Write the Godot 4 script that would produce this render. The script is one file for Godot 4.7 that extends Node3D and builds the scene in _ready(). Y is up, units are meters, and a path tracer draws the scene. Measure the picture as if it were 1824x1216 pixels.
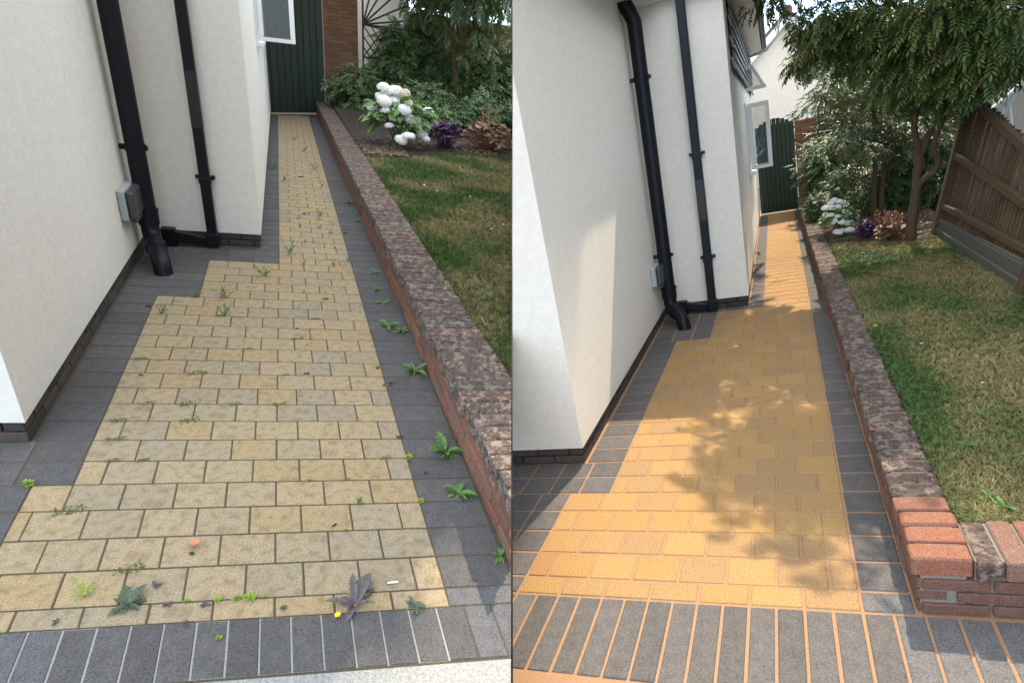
extends Node3D
# A pair of photographs of one side passage, before and after its paving was cleaned.
# Two gardens are built next to each other, each an upright place with its own ground
# (they slope towards each other like the two sides of a shallow valley) and meet along a party line.
# Plan coordinates of a place: u across the path (metres, right), y up from its paving, w along the path.
# The courses of both paths are laid a few degrees off square (angle sk).

const FOCAL := 1000.0
const CX := 912.0
const CY := 608.0

class Place:
	var T: Transform3D
	var sk := 0.0
	var h := 1.9
	var side := -1.0
	var cam: Transform3D
	var inv: Transform3D
	func v(u: float, y: float, w: float) -> Vector3:
		return Vector3(u * cos(sk), y, -(w + u * sin(sk)))
	func p(u: float, y: float, w: float) -> Vector3:
		return T * v(u, y, w)
	func xc(l: Vector3) -> float:          # distance from the party line, positive inside this garden
		return (inv * (T * l)).x * side
	func ray(px: float, py: float) -> Vector3:
		return T.basis.inverse() * (cam.basis * Vector3((px - 912.0) / 1000.0, -(py - 608.0) / 1000.0, -1.0))
	func uyw(l: Vector3) -> Vector3:
		var u := l.x / cos(sk)
		return Vector3(u, l.y, -l.z - u * sin(sk))
	func on(px: float, py: float, y := 0.0) -> Vector3:   # the point of the level y seen at a pixel
		var r := ray(px, py)
		return uyw(Vector3(0, h, 0) + r * ((y - h) / r.y))
	func at_w(px: float, py: float, w: float) -> Vector3: # the point of the cross plane w seen at a pixel
		var r := ray(px, py)
		var t := w / (-r.z - tan(sk) * r.x)
		return uyw(Vector3(0, h, 0) + r * t)

class MB:
	var v := PackedVector3Array()
	var n := PackedVector3Array()
	func tri(a: Vector3, b: Vector3, c: Vector3, na: Vector3, nb: Vector3, nc: Vector3) -> void:
		if (b - a).cross(c - a).dot(na + nb + nc) > 0.0:
			v.append_array([a, c, b]); n.append_array([na, nc, nb])
		else:
			v.append_array([a, b, c]); n.append_array([na, nb, nc])
	func flat(a: Vector3, b: Vector3, c: Vector3, out: Vector3) -> void:
		var k := (b - a).cross(c - a)
		if k.length_squared() < 1e-16: return
		k = k.normalized()
		if k.dot(out) < 0.0: k = -k
		tri(a, b, c, k, k, k)
	func quad(a: Vector3, b: Vector3, c: Vector3, d: Vector3, out: Vector3) -> void:
		flat(a, b, c, out); flat(a, c, d, out)
	func leafquad(a: Vector3, b: Vector3, c: Vector3, d: Vector3) -> void:
		var k := (b - a).cross(d - a).normalized()
		if k.y < 0.0: k = -k
		flat(a, b, c, k); flat(a, c, d, k)
	# bevelled box: o is one corner, ax ay az its edges, b the chamfer in metres
	func box(o: Vector3, ax: Vector3, ay: Vector3, az: Vector3, b := 0.0) -> void:
		var e := [ax, ay, az]
		var m := o + (ax + ay + az) * 0.5
		var f := Vector3(b / maxf(ax.length(), 1e-6), b / maxf(ay.length(), 1e-6), b / maxf(az.length(), 1e-6))
		f = Vector3(minf(f.x, 0.49), minf(f.y, 0.49), minf(f.z, 0.49))
		var P := func(s: Array, main: int) -> Vector3:
			var r := o
			for k in 3:
				var t: float = s[k]
				if k != main: t = f[k] if t < 0.5 else 1.0 - f[k]
				r += e[k] * t
			return r
		for k in 3:
			var i := (k + 1) % 3
			var j := (k + 2) % 3
			for s in [0.0, 1.0]:
				var q := []
				for ij in [[0.0, 0.0], [1.0, 0.0], [1.0, 1.0], [0.0, 1.0]]:
					var c := [0.0, 0.0, 0.0]
					c[k] = s; c[i] = ij[0]; c[j] = ij[1]
					q.append(P.call(c, k))
				quad(q[0], q[1], q[2], q[3], (q[0] + q[2]) * 0.5 - m)
		if b <= 0.0: return
		for k in 3:
			var i := (k + 1) % 3
			var j := (k + 2) % 3
			for si in [0.0, 1.0]:
				for sj in [0.0, 1.0]:
					var c0 := [0.0, 0.0, 0.0]; c0[k] = 0.0; c0[i] = si; c0[j] = sj
					var c1 := [0.0, 0.0, 0.0]; c1[k] = 1.0; c1[i] = si; c1[j] = sj
					var a0: Vector3 = P.call(c0, i); var a1: Vector3 = P.call(c1, i)
					var b0: Vector3 = P.call(c0, j); var b1: Vector3 = P.call(c1, j)
					quad(a0, a1, b1, b0, (a0 + b1) * 0.5 - m)
		for x in [0.0, 1.0]:
			for y in [0.0, 1.0]:
				for z in [0.0, 1.0]:
					var a: Vector3 = P.call([x, y, z], 0); var bb: Vector3 = P.call([x, y, z], 1); var c: Vector3 = P.call([x, y, z], 2)
					flat(a, bb, c, (a + bb + c) / 3.0 - m)
	# tube through points with a radius at each; sides n
	func tube(pts: Array, rad: Array, ns := 10, caps := true) -> void:
		var rings := []
		var norms := []
		var up := Vector3(0.13, 0.2, 0.97)
		for i in pts.size():
			var d: Vector3 = (pts[mini(i + 1, pts.size() - 1)] - pts[maxi(i - 1, 0)]).normalized()
			if absf(d.dot(up)) > 0.95: up = Vector3(0.97, 0.1, 0.2)
			var a := d.cross(up).normalized()
			up = a.cross(d).normalized()
			var R := []
			var N := []
			for k in ns:
				var t := TAU * k / ns
				var nn := a * cos(t) + up * sin(t)
				R.append(pts[i] + nn * rad[i]); N.append(nn)
			rings.append(R); norms.append(N)
		for i in pts.size() - 1:
			for k in ns:
				var k2 := (k + 1) % ns
				tri(rings[i][k], rings[i][k2], rings[i + 1][k2], norms[i][k], norms[i][k2], norms[i + 1][k2])
				tri(rings[i][k], rings[i + 1][k2], rings[i + 1][k], norms[i][k], norms[i + 1][k2], norms[i + 1][k])
		if caps:
			for e in [0, pts.size() - 1]:
				var o: Vector3 = pts[e] - pts[1 if e == 0 else e - 1]
				for k in ns:
					flat(pts[e], rings[e][k], rings[e][(k + 1) % ns], o)
	# extruded polygon: plan points bottom and their tops
	func prism(bot: Array, top: Array, caps := true) -> void:
		var m := Vector3.ZERO
		var flatp := PackedVector2Array()
		for q in bot:
			m += q / bot.size()
			flatp.append(Vector2(q.x, q.z))
		var cw := Geometry2D.is_polygon_clockwise(flatp)
		for i in bot.size():
			var j := (i + 1) % bot.size()
			var e: Vector3 = bot[j] - bot[i]
			var o := Vector3(e.z, 0, -e.x)
			if cw: o = -o
			quad(bot[i], bot[j], top[j], top[i], o)
		if caps:
			var t := Geometry2D.triangulate_polygon(flatp)
			for i in range(0, t.size(), 3):
				flat(top[t[i]], top[t[i + 1]], top[t[i + 2]], Vector3.UP)
				flat(bot[t[i]], bot[t[i + 1]], bot[t[i + 2]], Vector3.DOWN)
	# a bent leaf blade of nseg sections
	func leaf(base: Vector3, dir: Vector3, nrm: Vector3, ln: float, wd: float, curl: float, nseg := 3, fold := 0.18) -> void:
		var sd := dir.cross(nrm).normalized()
		var prev := []
		for i in nseg + 1:
			var t := float(i) / nseg
			var c := base + dir * ln * t * cos(curl * t * 0.5) - nrm * ln * t * sin(curl * t * 0.5)
			var hw := wd * 0.5 * pow(sin(PI * clampf(t * 0.86 + 0.1, 0, 1)), 0.8) if i < nseg else 0.0
			var lft := c + sd * hw + nrm * hw * fold * 2.0
			var rgt := c - sd * hw + nrm * hw * fold * 2.0
			if i > 0:
				var k := nrm
				for hs in [[prev[1], prev[0], c, lft], [prev[2], prev[0], c, rgt]]:
					quad(hs[0], hs[1], hs[2], hs[3], k)
			prev = [c, lft, rgt]
	func clipped(f: Callable) -> MB:      # keep where f(vertex) > 0
		var r := MB.new()
		for i in range(0, v.size(), 3):
			var P := []
			for k in 3:
				P.append([v[i + k], n[i + k], f.call(v[i + k])])
			var o := []
			for k in 3:
				var a: Array = P[k]; var b: Array = P[(k + 1) % 3]
				if a[2] > 0.0: o.append(a)
				if (a[2] > 0.0) != (b[2] > 0.0):
					var t: float = a[2] / (a[2] - b[2])
					o.append([a[0].lerp(b[0], t), a[1].lerp(b[1], t), 0.0])
			for k in range(1, o.size() - 1):
				r.v.append_array([o[0][0], o[k][0], o[k + 1][0]])
				r.n.append_array([o[0][1], o[k][1], o[k + 1][1]])
		return r
	func mesh(m: Material) -> ArrayMesh:
		var am := ArrayMesh.new()
		if v.size() == 0: return am
		var arr := []
		arr.resize(Mesh.ARRAY_MAX)
		arr[Mesh.ARRAY_VERTEX] = v
		arr[Mesh.ARRAY_NORMAL] = n
		am.add_surface_from_arrays(Mesh.PRIMITIVE_TRIANGLES, arr)
		am.surface_set_material(0, m)
		return am

var rng := RandomNumberGenerator.new()
var QL := Place.new()
var QR := Place.new()
var M := {}
var cache := {}
var used := {}
var sun_dir := Vector3.UP

func rr(a: float, b: float) -> float:
	return rng.randf_range(a, b)

# ---------------------------------------------------------------- names, things, parts
func numbered(called: String) -> String:
	if not used.has(called):
		used[called] = 0
		return called
	used[called] += 1
	return "%s_%03d" % [called, used[called]]

func tag(o: Node, label: String, category: String, group := "") -> void:
	o.set_meta("label", label); o.set_meta("category", category)
	if group != "": o.set_meta("group", group)

func thing(q: Place, called: String, base: Vector3, label: String, category: String, group := "") -> Node3D:   # base in u, y, w
	var o := Node3D.new()
	o.name = numbered(called)
	add_child(o)
	o.transform = q.T * Transform3D(Basis(), q.v(base.x, base.y, base.z))
	o.set_meta("base", q.v(base.x, base.y, base.z))
	tag(o, label, category, group)
	return o

func structure(q: Place, called: String) -> Node3D:
	var o := Node3D.new()
	o.name = numbered(called)
	add_child(o)
	o.transform = q.T
	o.set_meta("base", Vector3.ZERO)
	o.set_meta("kind", "structure")
	return o

func boff(o: Node) -> Vector3:
	return o.get_meta("base") if o.has_meta("base") else Vector3.ZERO

# commits a shape given in place-local axes as one part of its thing, cut at the party line
func part(q: Place, parent: Node3D, called: String, mb: MB, m: Material, clip := false) -> MeshInstance3D:
	var b := boff(parent)
	var src := mb
	if clip: src = mb.clipped(func(l): return q.xc(l) - 0.004)
	if src.v.size() == 0: return null
	for i in src.v.size(): src.v[i] -= b
	var o := MeshInstance3D.new()
	o.mesh = src.mesh(m)
	o.name = called
	o.set_meta("base", b)
	parent.add_child(o, true)
	return o

# one of many alike pieces: a shared mesh (around its own origin) placed at a local point, cut only where it crosses the party line
func piece(q: Place, parent: Node3D, called: String, key: String, make: Callable, at: Vector3, m: Material, ext: float, turn := Basis()) -> MeshInstance3D:
	if not cache.has(key): cache[key] = make.call()
	var mb: MB = cache[key]
	var d := q.xc(at)
	if d < -ext: return null
	var o := MeshInstance3D.new()
	if d < ext:
		var full := MB.new()
		full.v = mb.v.duplicate(); full.n = mb.n.duplicate()
		var c := full.clipped(func(l): return q.xc(at + turn * l) - 0.004)
		if c.v.size() == 0: return null
		o.mesh = c.mesh(m)
	else:
		var mk := key + str(m.get_instance_id())
		if not cache.has(mk): cache[mk] = mb.mesh(m)
		o.mesh = cache[mk]
	o.transform = Transform3D(turn, at - boff(parent))
	o.name = called
	parent.add_child(o, true)
	return o

func pbox(q: Place, mb: MB, u0: float, u1: float, y0: float, y1: float, w0: float, w1: float, b := 0.0) -> void:
	mb.box(q.v(u0, y0, w0), q.v(u1 - u0, 0, 0), Vector3(0, y1 - y0, 0), q.v(0, 0, w1 - w0), b)

func onebox(q: Place, u0: float, u1: float, y0: float, y1: float, w0: float, w1: float, b := 0.0) -> MB:
	var mb := MB.new()
	pbox(q, mb, u0, u1, y0, y1, w0, w1, b)
	return mb

func multi(q: Place, parent: Node3D, called: String, mesh: Mesh, xf: Array, cols := []) -> MultiMeshInstance3D:
	var b := boff(parent)
	var mm := MultiMesh.new()
	mm.transform_format = MultiMesh.TRANSFORM_3D
	mm.use_colors = cols.size() > 0
	mm.mesh = mesh
	var keep := []
	for i in xf.size():
		if q.xc(xf[i].origin) > 0.02: keep.append(i)
	mm.instance_count = keep.size()
	for i in keep.size():
		var t: Transform3D = xf[keep[i]]
		t.origin -= b
		mm.set_instance_transform(i, t)
		if cols.size() > 0: mm.set_instance_color(i, cols[keep[i]])
	var o := MultiMeshInstance3D.new()
	o.multimesh = mm
	o.set_meta("kind", "stuff")
	o.name = called
	parent.add_child(o, true)
	return o

# ---------------------------------------------------------------- textures and materials
func noise_img(size: int, freq: float, oct: int, sd: int, type := FastNoiseLite.TYPE_SIMPLEX_SMOOTH) -> PackedByteArray:
	var f := FastNoiseLite.new()
	f.noise_type = type
	f.frequency = freq
	f.fractal_octaves = oct
	f.seed = sd
	var h := size / 2
	var a := f.get_image(h, h)            # mirrored to tile without a blended seam
	var r := Image.create_empty(size, size, false, a.get_format())
	r.blit_rect(a, Rect2i(0, 0, h, h), Vector2i(0, 0))
	a.flip_x()
	r.blit_rect(a, Rect2i(0, 0, h, h), Vector2i(h, 0))
	a.flip_y()
	r.blit_rect(a, Rect2i(0, 0, h, h), Vector2i(h, h))
	a.flip_x()
	r.blit_rect(a, Rect2i(0, 0, h, h), Vector2i(0, h))
	return r.get_data()

func tex_from(size: int, fn: Callable) -> ImageTexture:
	var d := PackedByteArray()
	d.resize(size * size * 3)
	for i in size * size:
		var c: Color = fn.call(i)
		d[i * 3] = clampi(int(c.r * 255), 0, 255); d[i * 3 + 1] = clampi(int(c.g * 255), 0, 255); d[i * 3 + 2] = clampi(int(c.b * 255), 0, 255)
	var im := Image.create_from_data(size, size, false, Image.FORMAT_RGB8, d)
	im.generate_mipmaps()
	return ImageTexture.create_from_image(im)

func normal_from(size: int, a: PackedByteArray, strength: float) -> ImageTexture:
	var tile := Image.create_from_data(size, size, false, Image.FORMAT_L8, a)
	var big := Image.create_empty(size + 8, size + 8, false, Image.FORMAT_L8)
	for ox in [4 - size, 4, 4 + size]:
		for oy in [4 - size, 4, 4 + size]:
			big.blit_rect(tile, Rect2i(0, 0, size, size), Vector2i(ox, oy))
	big.convert(Image.FORMAT_RGBA8)
	big.bump_map_to_normal_map(strength)
	var im := big.get_region(Rect2i(4, 4, size, size))
	im.generate_mipmaps()
	return ImageTexture.create_from_image(im)

func lin(r: float, g: float, b: float) -> Color:
	return Color(r, g, b).linear_to_srgb()

func mat(col: Color, rough := 0.9, tex: Texture2D = null, scale := 1.0, nrm: Texture2D = null, nstr := 1.0) -> StandardMaterial3D:
	var m := StandardMaterial3D.new()
	m.albedo_color = col
	m.roughness = rough
	if tex or nrm:
		m.uv1_triplanar = true
		m.uv1_world_triplanar = true
		m.uv1_scale = Vector3(scale, scale, scale)
	if tex: m.albedo_texture = tex
	if nrm:
		m.normal_enabled = true
		m.normal_texture = nrm
		m.normal_scale = nstr
	return m

func leafmat(col: Color, rough := 0.55, back := Color(0, 0, 0), vc := false) -> StandardMaterial3D:
	var m := mat(col, rough)
	m.cull_mode = BaseMaterial3D.CULL_DISABLED
	if back != Color(0, 0, 0):
		m.backlight_enabled = true
		m.backlight = back
	m.vertex_color_use_as_albedo = vc
	return m

func make_materials() -> void:
	var S := 512
	var fine := noise_img(S, 0.30, 3, 11)
	var mid := noise_img(S, 0.06, 3, 12)
	var big := noise_img(S, 0.012, 4, 13)
	var pit := noise_img(S, 0.16, 2, 14, FastNoiseLite.TYPE_CELLULAR)
	var fine2 := noise_img(S, 0.22, 2, 15)
	# sandy concrete: mean about 0.8, coarse grain with pale and dark grit
	var grain := tex_from(S, func(i):
		var a := fine[i] / 255.0; var b := mid[i] / 255.0; var c := fine2[i] / 255.0
		var v := 0.72 + (a - 0.5) * 0.5 + (b - 0.5) * 0.22
		if c > 0.74: v += 0.26
		if c < 0.24: v -= 0.3
		return Color(v, v, v * 0.985))
	var grain_n := normal_from(S, fine, 3.0)
	# the same with dirt lying in blotches
	var dirty := tex_from(S, func(i):
		var a := fine[i] / 255.0; var b := mid[i] / 255.0; var g := big[i] / 255.0; var c := fine2[i] / 255.0
		var v := 0.76 + (a - 0.5) * 0.42 + (b - 0.5) * 0.25
		if c > 0.76: v += 0.2
		if c < 0.24: v -= 0.28
		var k := smoothstep(0.52, 0.74, g * 0.55 + b * 0.30 + a * 0.2) * 0.45
		return Color(v, v, v).lerp(Color(v * 0.6, v * 0.57, v * 0.5), k))
	var grit := tex_from(S, func(i):
		var a := fine[i] / 255.0; var b := mid[i] / 255.0; var c := fine2[i] / 255.0; var g := big[i] / 255.0
		var v := 0.66 + (a - 0.5) * 0.45 + (b - 0.5) * 0.22 + (g - 0.5) * 0.15
		if c > 0.70: v += 0.42
		if c < 0.26: v -= 0.22
		return Color(v, v * 0.99, v * 0.97))
	var stucco := tex_from(S, func(i):
		var a := fine[i] / 255.0; var b := mid[i] / 255.0; var g := big[i] / 255.0; var p := pit[i] / 255.0
		var v := 0.95 + (a - 0.5) * 0.10 + (b - 0.5) * 0.05 + (g - 0.5) * 0.05
		if p < 0.10 and a > 0.58: v -= 0.18
		return Color(v, v * 0.995, v * 0.985))
	var stucco_n := normal_from(S, fine, 6.0)
	var brick_t := tex_from(S, func(i):
		var a := fine[i] / 255.0; var b := mid[i] / 255.0; var g := big[i] / 255.0
		var v := 0.75 + (a - 0.5) * 0.4 + (b - 0.5) * 0.5
		return Color(v, v * (0.97 + (g - 0.5) * 0.3), v * (0.95 + (g - 0.5) * 0.4)))
	var lich := noise_img(S, 0.028, 4, 21)
	var lich2 := noise_img(S, 0.09, 4, 22)
	# weathered coping brick: dark grime and crusts of pale lichen
	var coping_t := tex_from(S, func(i):
		var a := fine[i] / 255.0; var b := mid[i] / 255.0; var l := lich[i] / 255.0; var l2 := lich2[i] / 255.0
		var v := 0.62 + (a - 0.5) * 0.5 + (b - 0.5) * 0.5
		var c := Color(v * 1.02, v * 0.93, v * 0.90)
		c = c.lerp(Color(0.20, 0.17, 0.17), smoothstep(0.45, 0.62, b) * 0.5)
		var k := smoothstep(0.575, 0.615, l * 0.68 + l2 * 0.40)
		return c.lerp(Color(0.86 + (a - 0.5) * 0.3, 0.85 + (a - 0.5) * 0.3, 0.82 + (a - 0.5) * 0.3), k * 0.85))
	var rough_n := normal_from(S, mid, 5.0)
	var bark_t := tex_from(S, func(i):
		var a := fine[i] / 255.0; var b := mid[i] / 255.0
		var v := 0.7 + (a - 0.5) * 0.4 + (b - 0.5) * 0.7
		return Color(v, v * 0.97, v * 0.92))
	var soil_t := tex_from(S, func(i):
		var a := fine[i] / 255.0; var b := mid[i] / 255.0; var c := fine2[i] / 255.0
		var v := 0.5 + (a - 0.5) * 0.7 + (b - 0.5) * 0.5
		if c > 0.74: v += 0.35
		return Color(v, v * 0.95, v * 0.88))
	var lawn_t := tex_from(S, func(i):
		var a := fine[i] / 255.0; var b := mid[i] / 255.0; var g := big[i] / 255.0
		var k := smoothstep(0.42, 0.62, g * 0.7 + b * 0.3)
		var v := 0.7 + (a - 0.5) * 0.6
		return Color(0.50, 0.56, 0.26).lerp(Color(0.86, 0.77, 0.50), k) * v)
	for s in [["l", dirty, [[0.345, 0.268, 0.163], [0.325, 0.258, 0.163], [0.36, 0.275, 0.158], [0.35, 0.258, 0.138], [0.305, 0.247, 0.163]], [[0.098, 0.095, 0.098], [0.108, 0.104, 0.106], [0.090, 0.086, 0.088], [0.118, 0.120, 0.132]]],
			["r", grain, [[0.385, 0.232, 0.096], [0.365, 0.222, 0.097], [0.405, 0.245, 0.096], [0.395, 0.230, 0.085], [0.350, 0.216, 0.102]], [[0.122, 0.113, 0.112], [0.132, 0.122, 0.121], [0.112, 0.104, 0.103], [0.150, 0.146, 0.152]]]]:
		for i in s[2].size():
			var c: Array = s[2][i]
			M["y" + s[0] + str(i)] = mat(lin(c[0] / 0.6, c[1] / 0.6, c[2] / 0.6), 0.95, s[1], 2.6, grain_n, 0.7)
		for i in s[3].size():
			var c: Array = s[3][i]
			M["g" + s[0] + str(i)] = mat(lin(c[0] / 0.58, c[1] / 0.58, c[2] / 0.58), 0.9, grit, 2.1, grain_n, 0.7)
	for k in ["yl", "yr", "gl", "gr"]:
		for i in (5 if k[0] == "y" else 4): M[k + str(i)].uv1_offset = Vector3(0.31 * i, 0.17 * i, 0.43 * i)
	M.salmon = mat(lin(0.52, 0.33, 0.22), 0.9, dirty, 2.6, grain_n, 0.6)
	M.burnt = mat(lin(0.62, 0.33, 0.13), 0.9, grain, 2.6, grain_n, 0.6)
	M.joint_l = mat(lin(0.30, 0.265, 0.19), 1.0, soil_t, 5.0, grain_n, 1.0)
	M.joint_r = mat(lin(0.62, 0.36, 0.20), 1.0, grain, 4.0, grain_n, 0.6)
	M.pale_joint = mat(lin(0.55, 0.54, 0.50), 1.0, grain, 4.0, grain_n, 0.6)
	M.concrete = mat(lin(0.55, 0.55, 0.54), 0.95, grain, 2.0, grain_n, 0.7)
	M.stucco = mat(lin(0.91, 0.862, 0.785), 0.95, stucco, 1.9, stucco_n, 0.9)
	M.cream = mat(lin(0.78, 0.70, 0.60), 0.95, stucco, 1.0)
	M.plinth = []
	for c in [[0.10, 0.085, 0.075], [0.13, 0.10, 0.085], [0.075, 0.065, 0.06]]: M.plinth.append(mat(lin(c[0], c[1], c[2]), 0.9, brick_t, 4.0, rough_n, 1.0))
	M.plinth_mortar = mat(lin(0.10, 0.095, 0.09), 1.0, soil_t, 4.0)
	M.brick = []
	for c in [[0.32, 0.155, 0.10], [0.27, 0.125, 0.085], [0.36, 0.18, 0.11], [0.24, 0.13, 0.10], [0.30, 0.17, 0.13]]: M.brick.append(mat(lin(c[0], c[1], c[2]), 0.92, brick_t, 4.0, rough_n, 1.2))
	M.coping = []
	for c in [[0.28, 0.23, 0.195], [0.22, 0.185, 0.165], [0.32, 0.24, 0.20], [0.28, 0.245, 0.22], [0.25, 0.205, 0.18]]: M.coping.append(mat(lin(c[0] * 1.25, c[1] * 1.25, c[2] * 1.25), 0.95, coping_t, 0.85, rough_n, 1.6))
	for i in 5: M.coping[i].uv1_offset = Vector3(0.37 * i, 0.21 * i, 0.53 * i)
	M.redbrick = []
	for c in [[0.42, 0.19, 0.12], [0.37, 0.18, 0.125], [0.34, 0.20, 0.155]]: M.redbrick.append(mat(lin(c[0], c[1], c[2]), 0.9, brick_t, 4.0, rough_n, 1.0))
	M.pierbrick = []
	for c in [[0.30, 0.17, 0.085], [0.34, 0.20, 0.10], [0.25, 0.135, 0.07], [0.28, 0.125, 0.075]]: M.pierbrick.append(mat(lin(c[0], c[1], c[2]), 0.92, brick_t, 4.0))
	M.mortar = mat(lin(0.40, 0.36, 0.31), 1.0, grain, 3.0, grain_n, 1.0)
	M.mortar_dark = mat(lin(0.20, 0.175, 0.15), 1.0, grain, 3.0, grain_n, 1.0)
	M.black = mat(lin(0.007, 0.008, 0.011), 0.42)
	M.black.metallic_specular = 0.32
	M.black_worn = mat(lin(0.020, 0.020, 0.024), 0.5, brick_t, 1.5)
	M.boxgrey = mat(lin(0.33, 0.36, 0.35), 0.5)
	M.boxdark = mat(lin(0.05, 0.052, 0.055), 0.4)
	M.upvc = mat(lin(0.80, 0.81, 0.82), 0.35)
	M.glass = mat(Color(0.35, 0.42, 0.45, 0.25), 0.03)
	M.glass.transparency = BaseMaterial3D.TRANSPARENCY_ALPHA
	M.glass.metallic_specular = 0.9
	M.room_shade = mat(lin(0.30, 0.30, 0.29), 0.9)  # grey that stands in for the dimness of the room
	M.gate = []
	for c in [[0.020, 0.050, 0.028], [0.024, 0.058, 0.033], [0.017, 0.044, 0.025]]: M.gate.append(mat(lin(c[0], c[1], c[2]), 0.6, bark_t, 2.0))
	M.iron = mat(lin(0.012, 0.012, 0.012), 0.5)
	M.wood = []
	for c in [[0.24, 0.155, 0.080], [0.27, 0.175, 0.088], [0.21, 0.14, 0.075], [0.25, 0.18, 0.105]]: M.wood.append(mat(lin(c[0], c[1], c[2]), 0.9, bark_t, 2.4, rough_n, 0.5))
	M.rail = mat(lin(0.19, 0.125, 0.065), 0.9, bark_t, 2.0, rough_n, 0.6)
	M.gravelboard = mat(lin(0.24, 0.22, 0.19), 0.95, grain, 2.0, grain_n, 0.8)
	M.trellis = mat(lin(0.12, 0.085, 0.06), 0.9, bark_t, 2.0)
	M.slate = []
	for c in [[0.33, 0.34, 0.35], [0.28, 0.29, 0.30], [0.38, 0.38, 0.38]]: M.slate.append(mat(lin(c[0], c[1], c[2]), 0.7, brick_t, 2.0))
	M.roof = mat(lin(0.30, 0.22, 0.17), 0.9, brick_t, 2.0)
	M.bark = mat(lin(0.20, 0.135, 0.085), 0.95, bark_t, 3.0, rough_n, 1.4)
	M.bark2 = mat(lin(0.17, 0.13, 0.08), 0.95, bark_t, 4.0, rough_n, 1.2)
	M.soil = mat(lin(0.085, 0.066, 0.050), 1.0, soil_t, 4.0, rough_n, 1.5)
	M.lawn = mat(lin(0.15, 0.15, 0.10), 1.0, lawn_t, 0.9, rough_n, 1.0)
	M.lawn.albedo_texture = lawn_t
	M.blade = leafmat(Color(1, 1, 1), 0.6, lin(0.05, 0.07, 0.02), true)
	M.leaf_tree = leafmat(Color(1, 1, 1), 0.42, lin(0.16, 0.22, 0.04), true)
	M.leaf_dark = leafmat(Color(1, 1, 1), 0.5, lin(0.05, 0.08, 0.02), true)
	M.hyd_leaf = []
	for c in [[0.075, 0.15, 0.035], [0.10, 0.18, 0.04], [0.055, 0.12, 0.03]]: M.hyd_leaf.append(leafmat(lin(c[0], c[1], c[2]), 0.5, lin(0.06, 0.10, 0.02)))
	M.petal = leafmat(lin(0.86, 0.87, 0.84), 0.7, lin(0.3, 0.3, 0.28))
	M.petal_old = leafmat(lin(0.66, 0.55, 0.42), 0.8, lin(0.15, 0.1, 0.06))
	M.purple = []
	for c in [[0.075, 0.030, 0.085], [0.10, 0.045, 0.115], [0.055, 0.02, 0.06]]: M.purple.append(leafmat(lin(c[0], c[1], c[2]), 0.45, lin(0.04, 0.01, 0.03)))
	M.bronze = []
	for c in [[0.20, 0.10, 0.065], [0.25, 0.13, 0.075], [0.15, 0.085, 0.05], [0.17, 0.13, 0.05]]: M.bronze.append(leafmat(lin(c[0], c[1], c[2]), 0.5, lin(0.06, 0.025, 0.015)))
	M.weed = leafmat(lin(0.070, 0.15, 0.030), 0.5, lin(0.04, 0.09, 0.015))
	M.weed_lime = leafmat(lin(0.24, 0.36, 0.035), 0.55, lin(0.12, 0.18, 0.02))
	M.weed_dark = leafmat(lin(0.060, 0.085, 0.050), 0.6)
	M.weed_purple = leafmat(lin(0.10, 0.085, 0.085), 0.7)
	M.moss = leafmat(lin(0.10, 0.115, 0.035), 0.9)
	M.yellow = leafmat(lin(0.85, 0.65, 0.02), 0.6)
	M.dead_leaf = leafmat(lin(0.42, 0.17, 0.085), 0.7)
	M.debris = mat(lin(0.045, 0.030, 0.025), 0.9)
	M.whitebit = mat(lin(0.75, 0.75, 0.73), 0.7)
	M.pink = leafmat(lin(0.5, 0.03, 0.07), 0.6)
	M.stone = mat(lin(0.36, 0.36, 0.36), 0.9, grain, 3.0)

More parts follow.
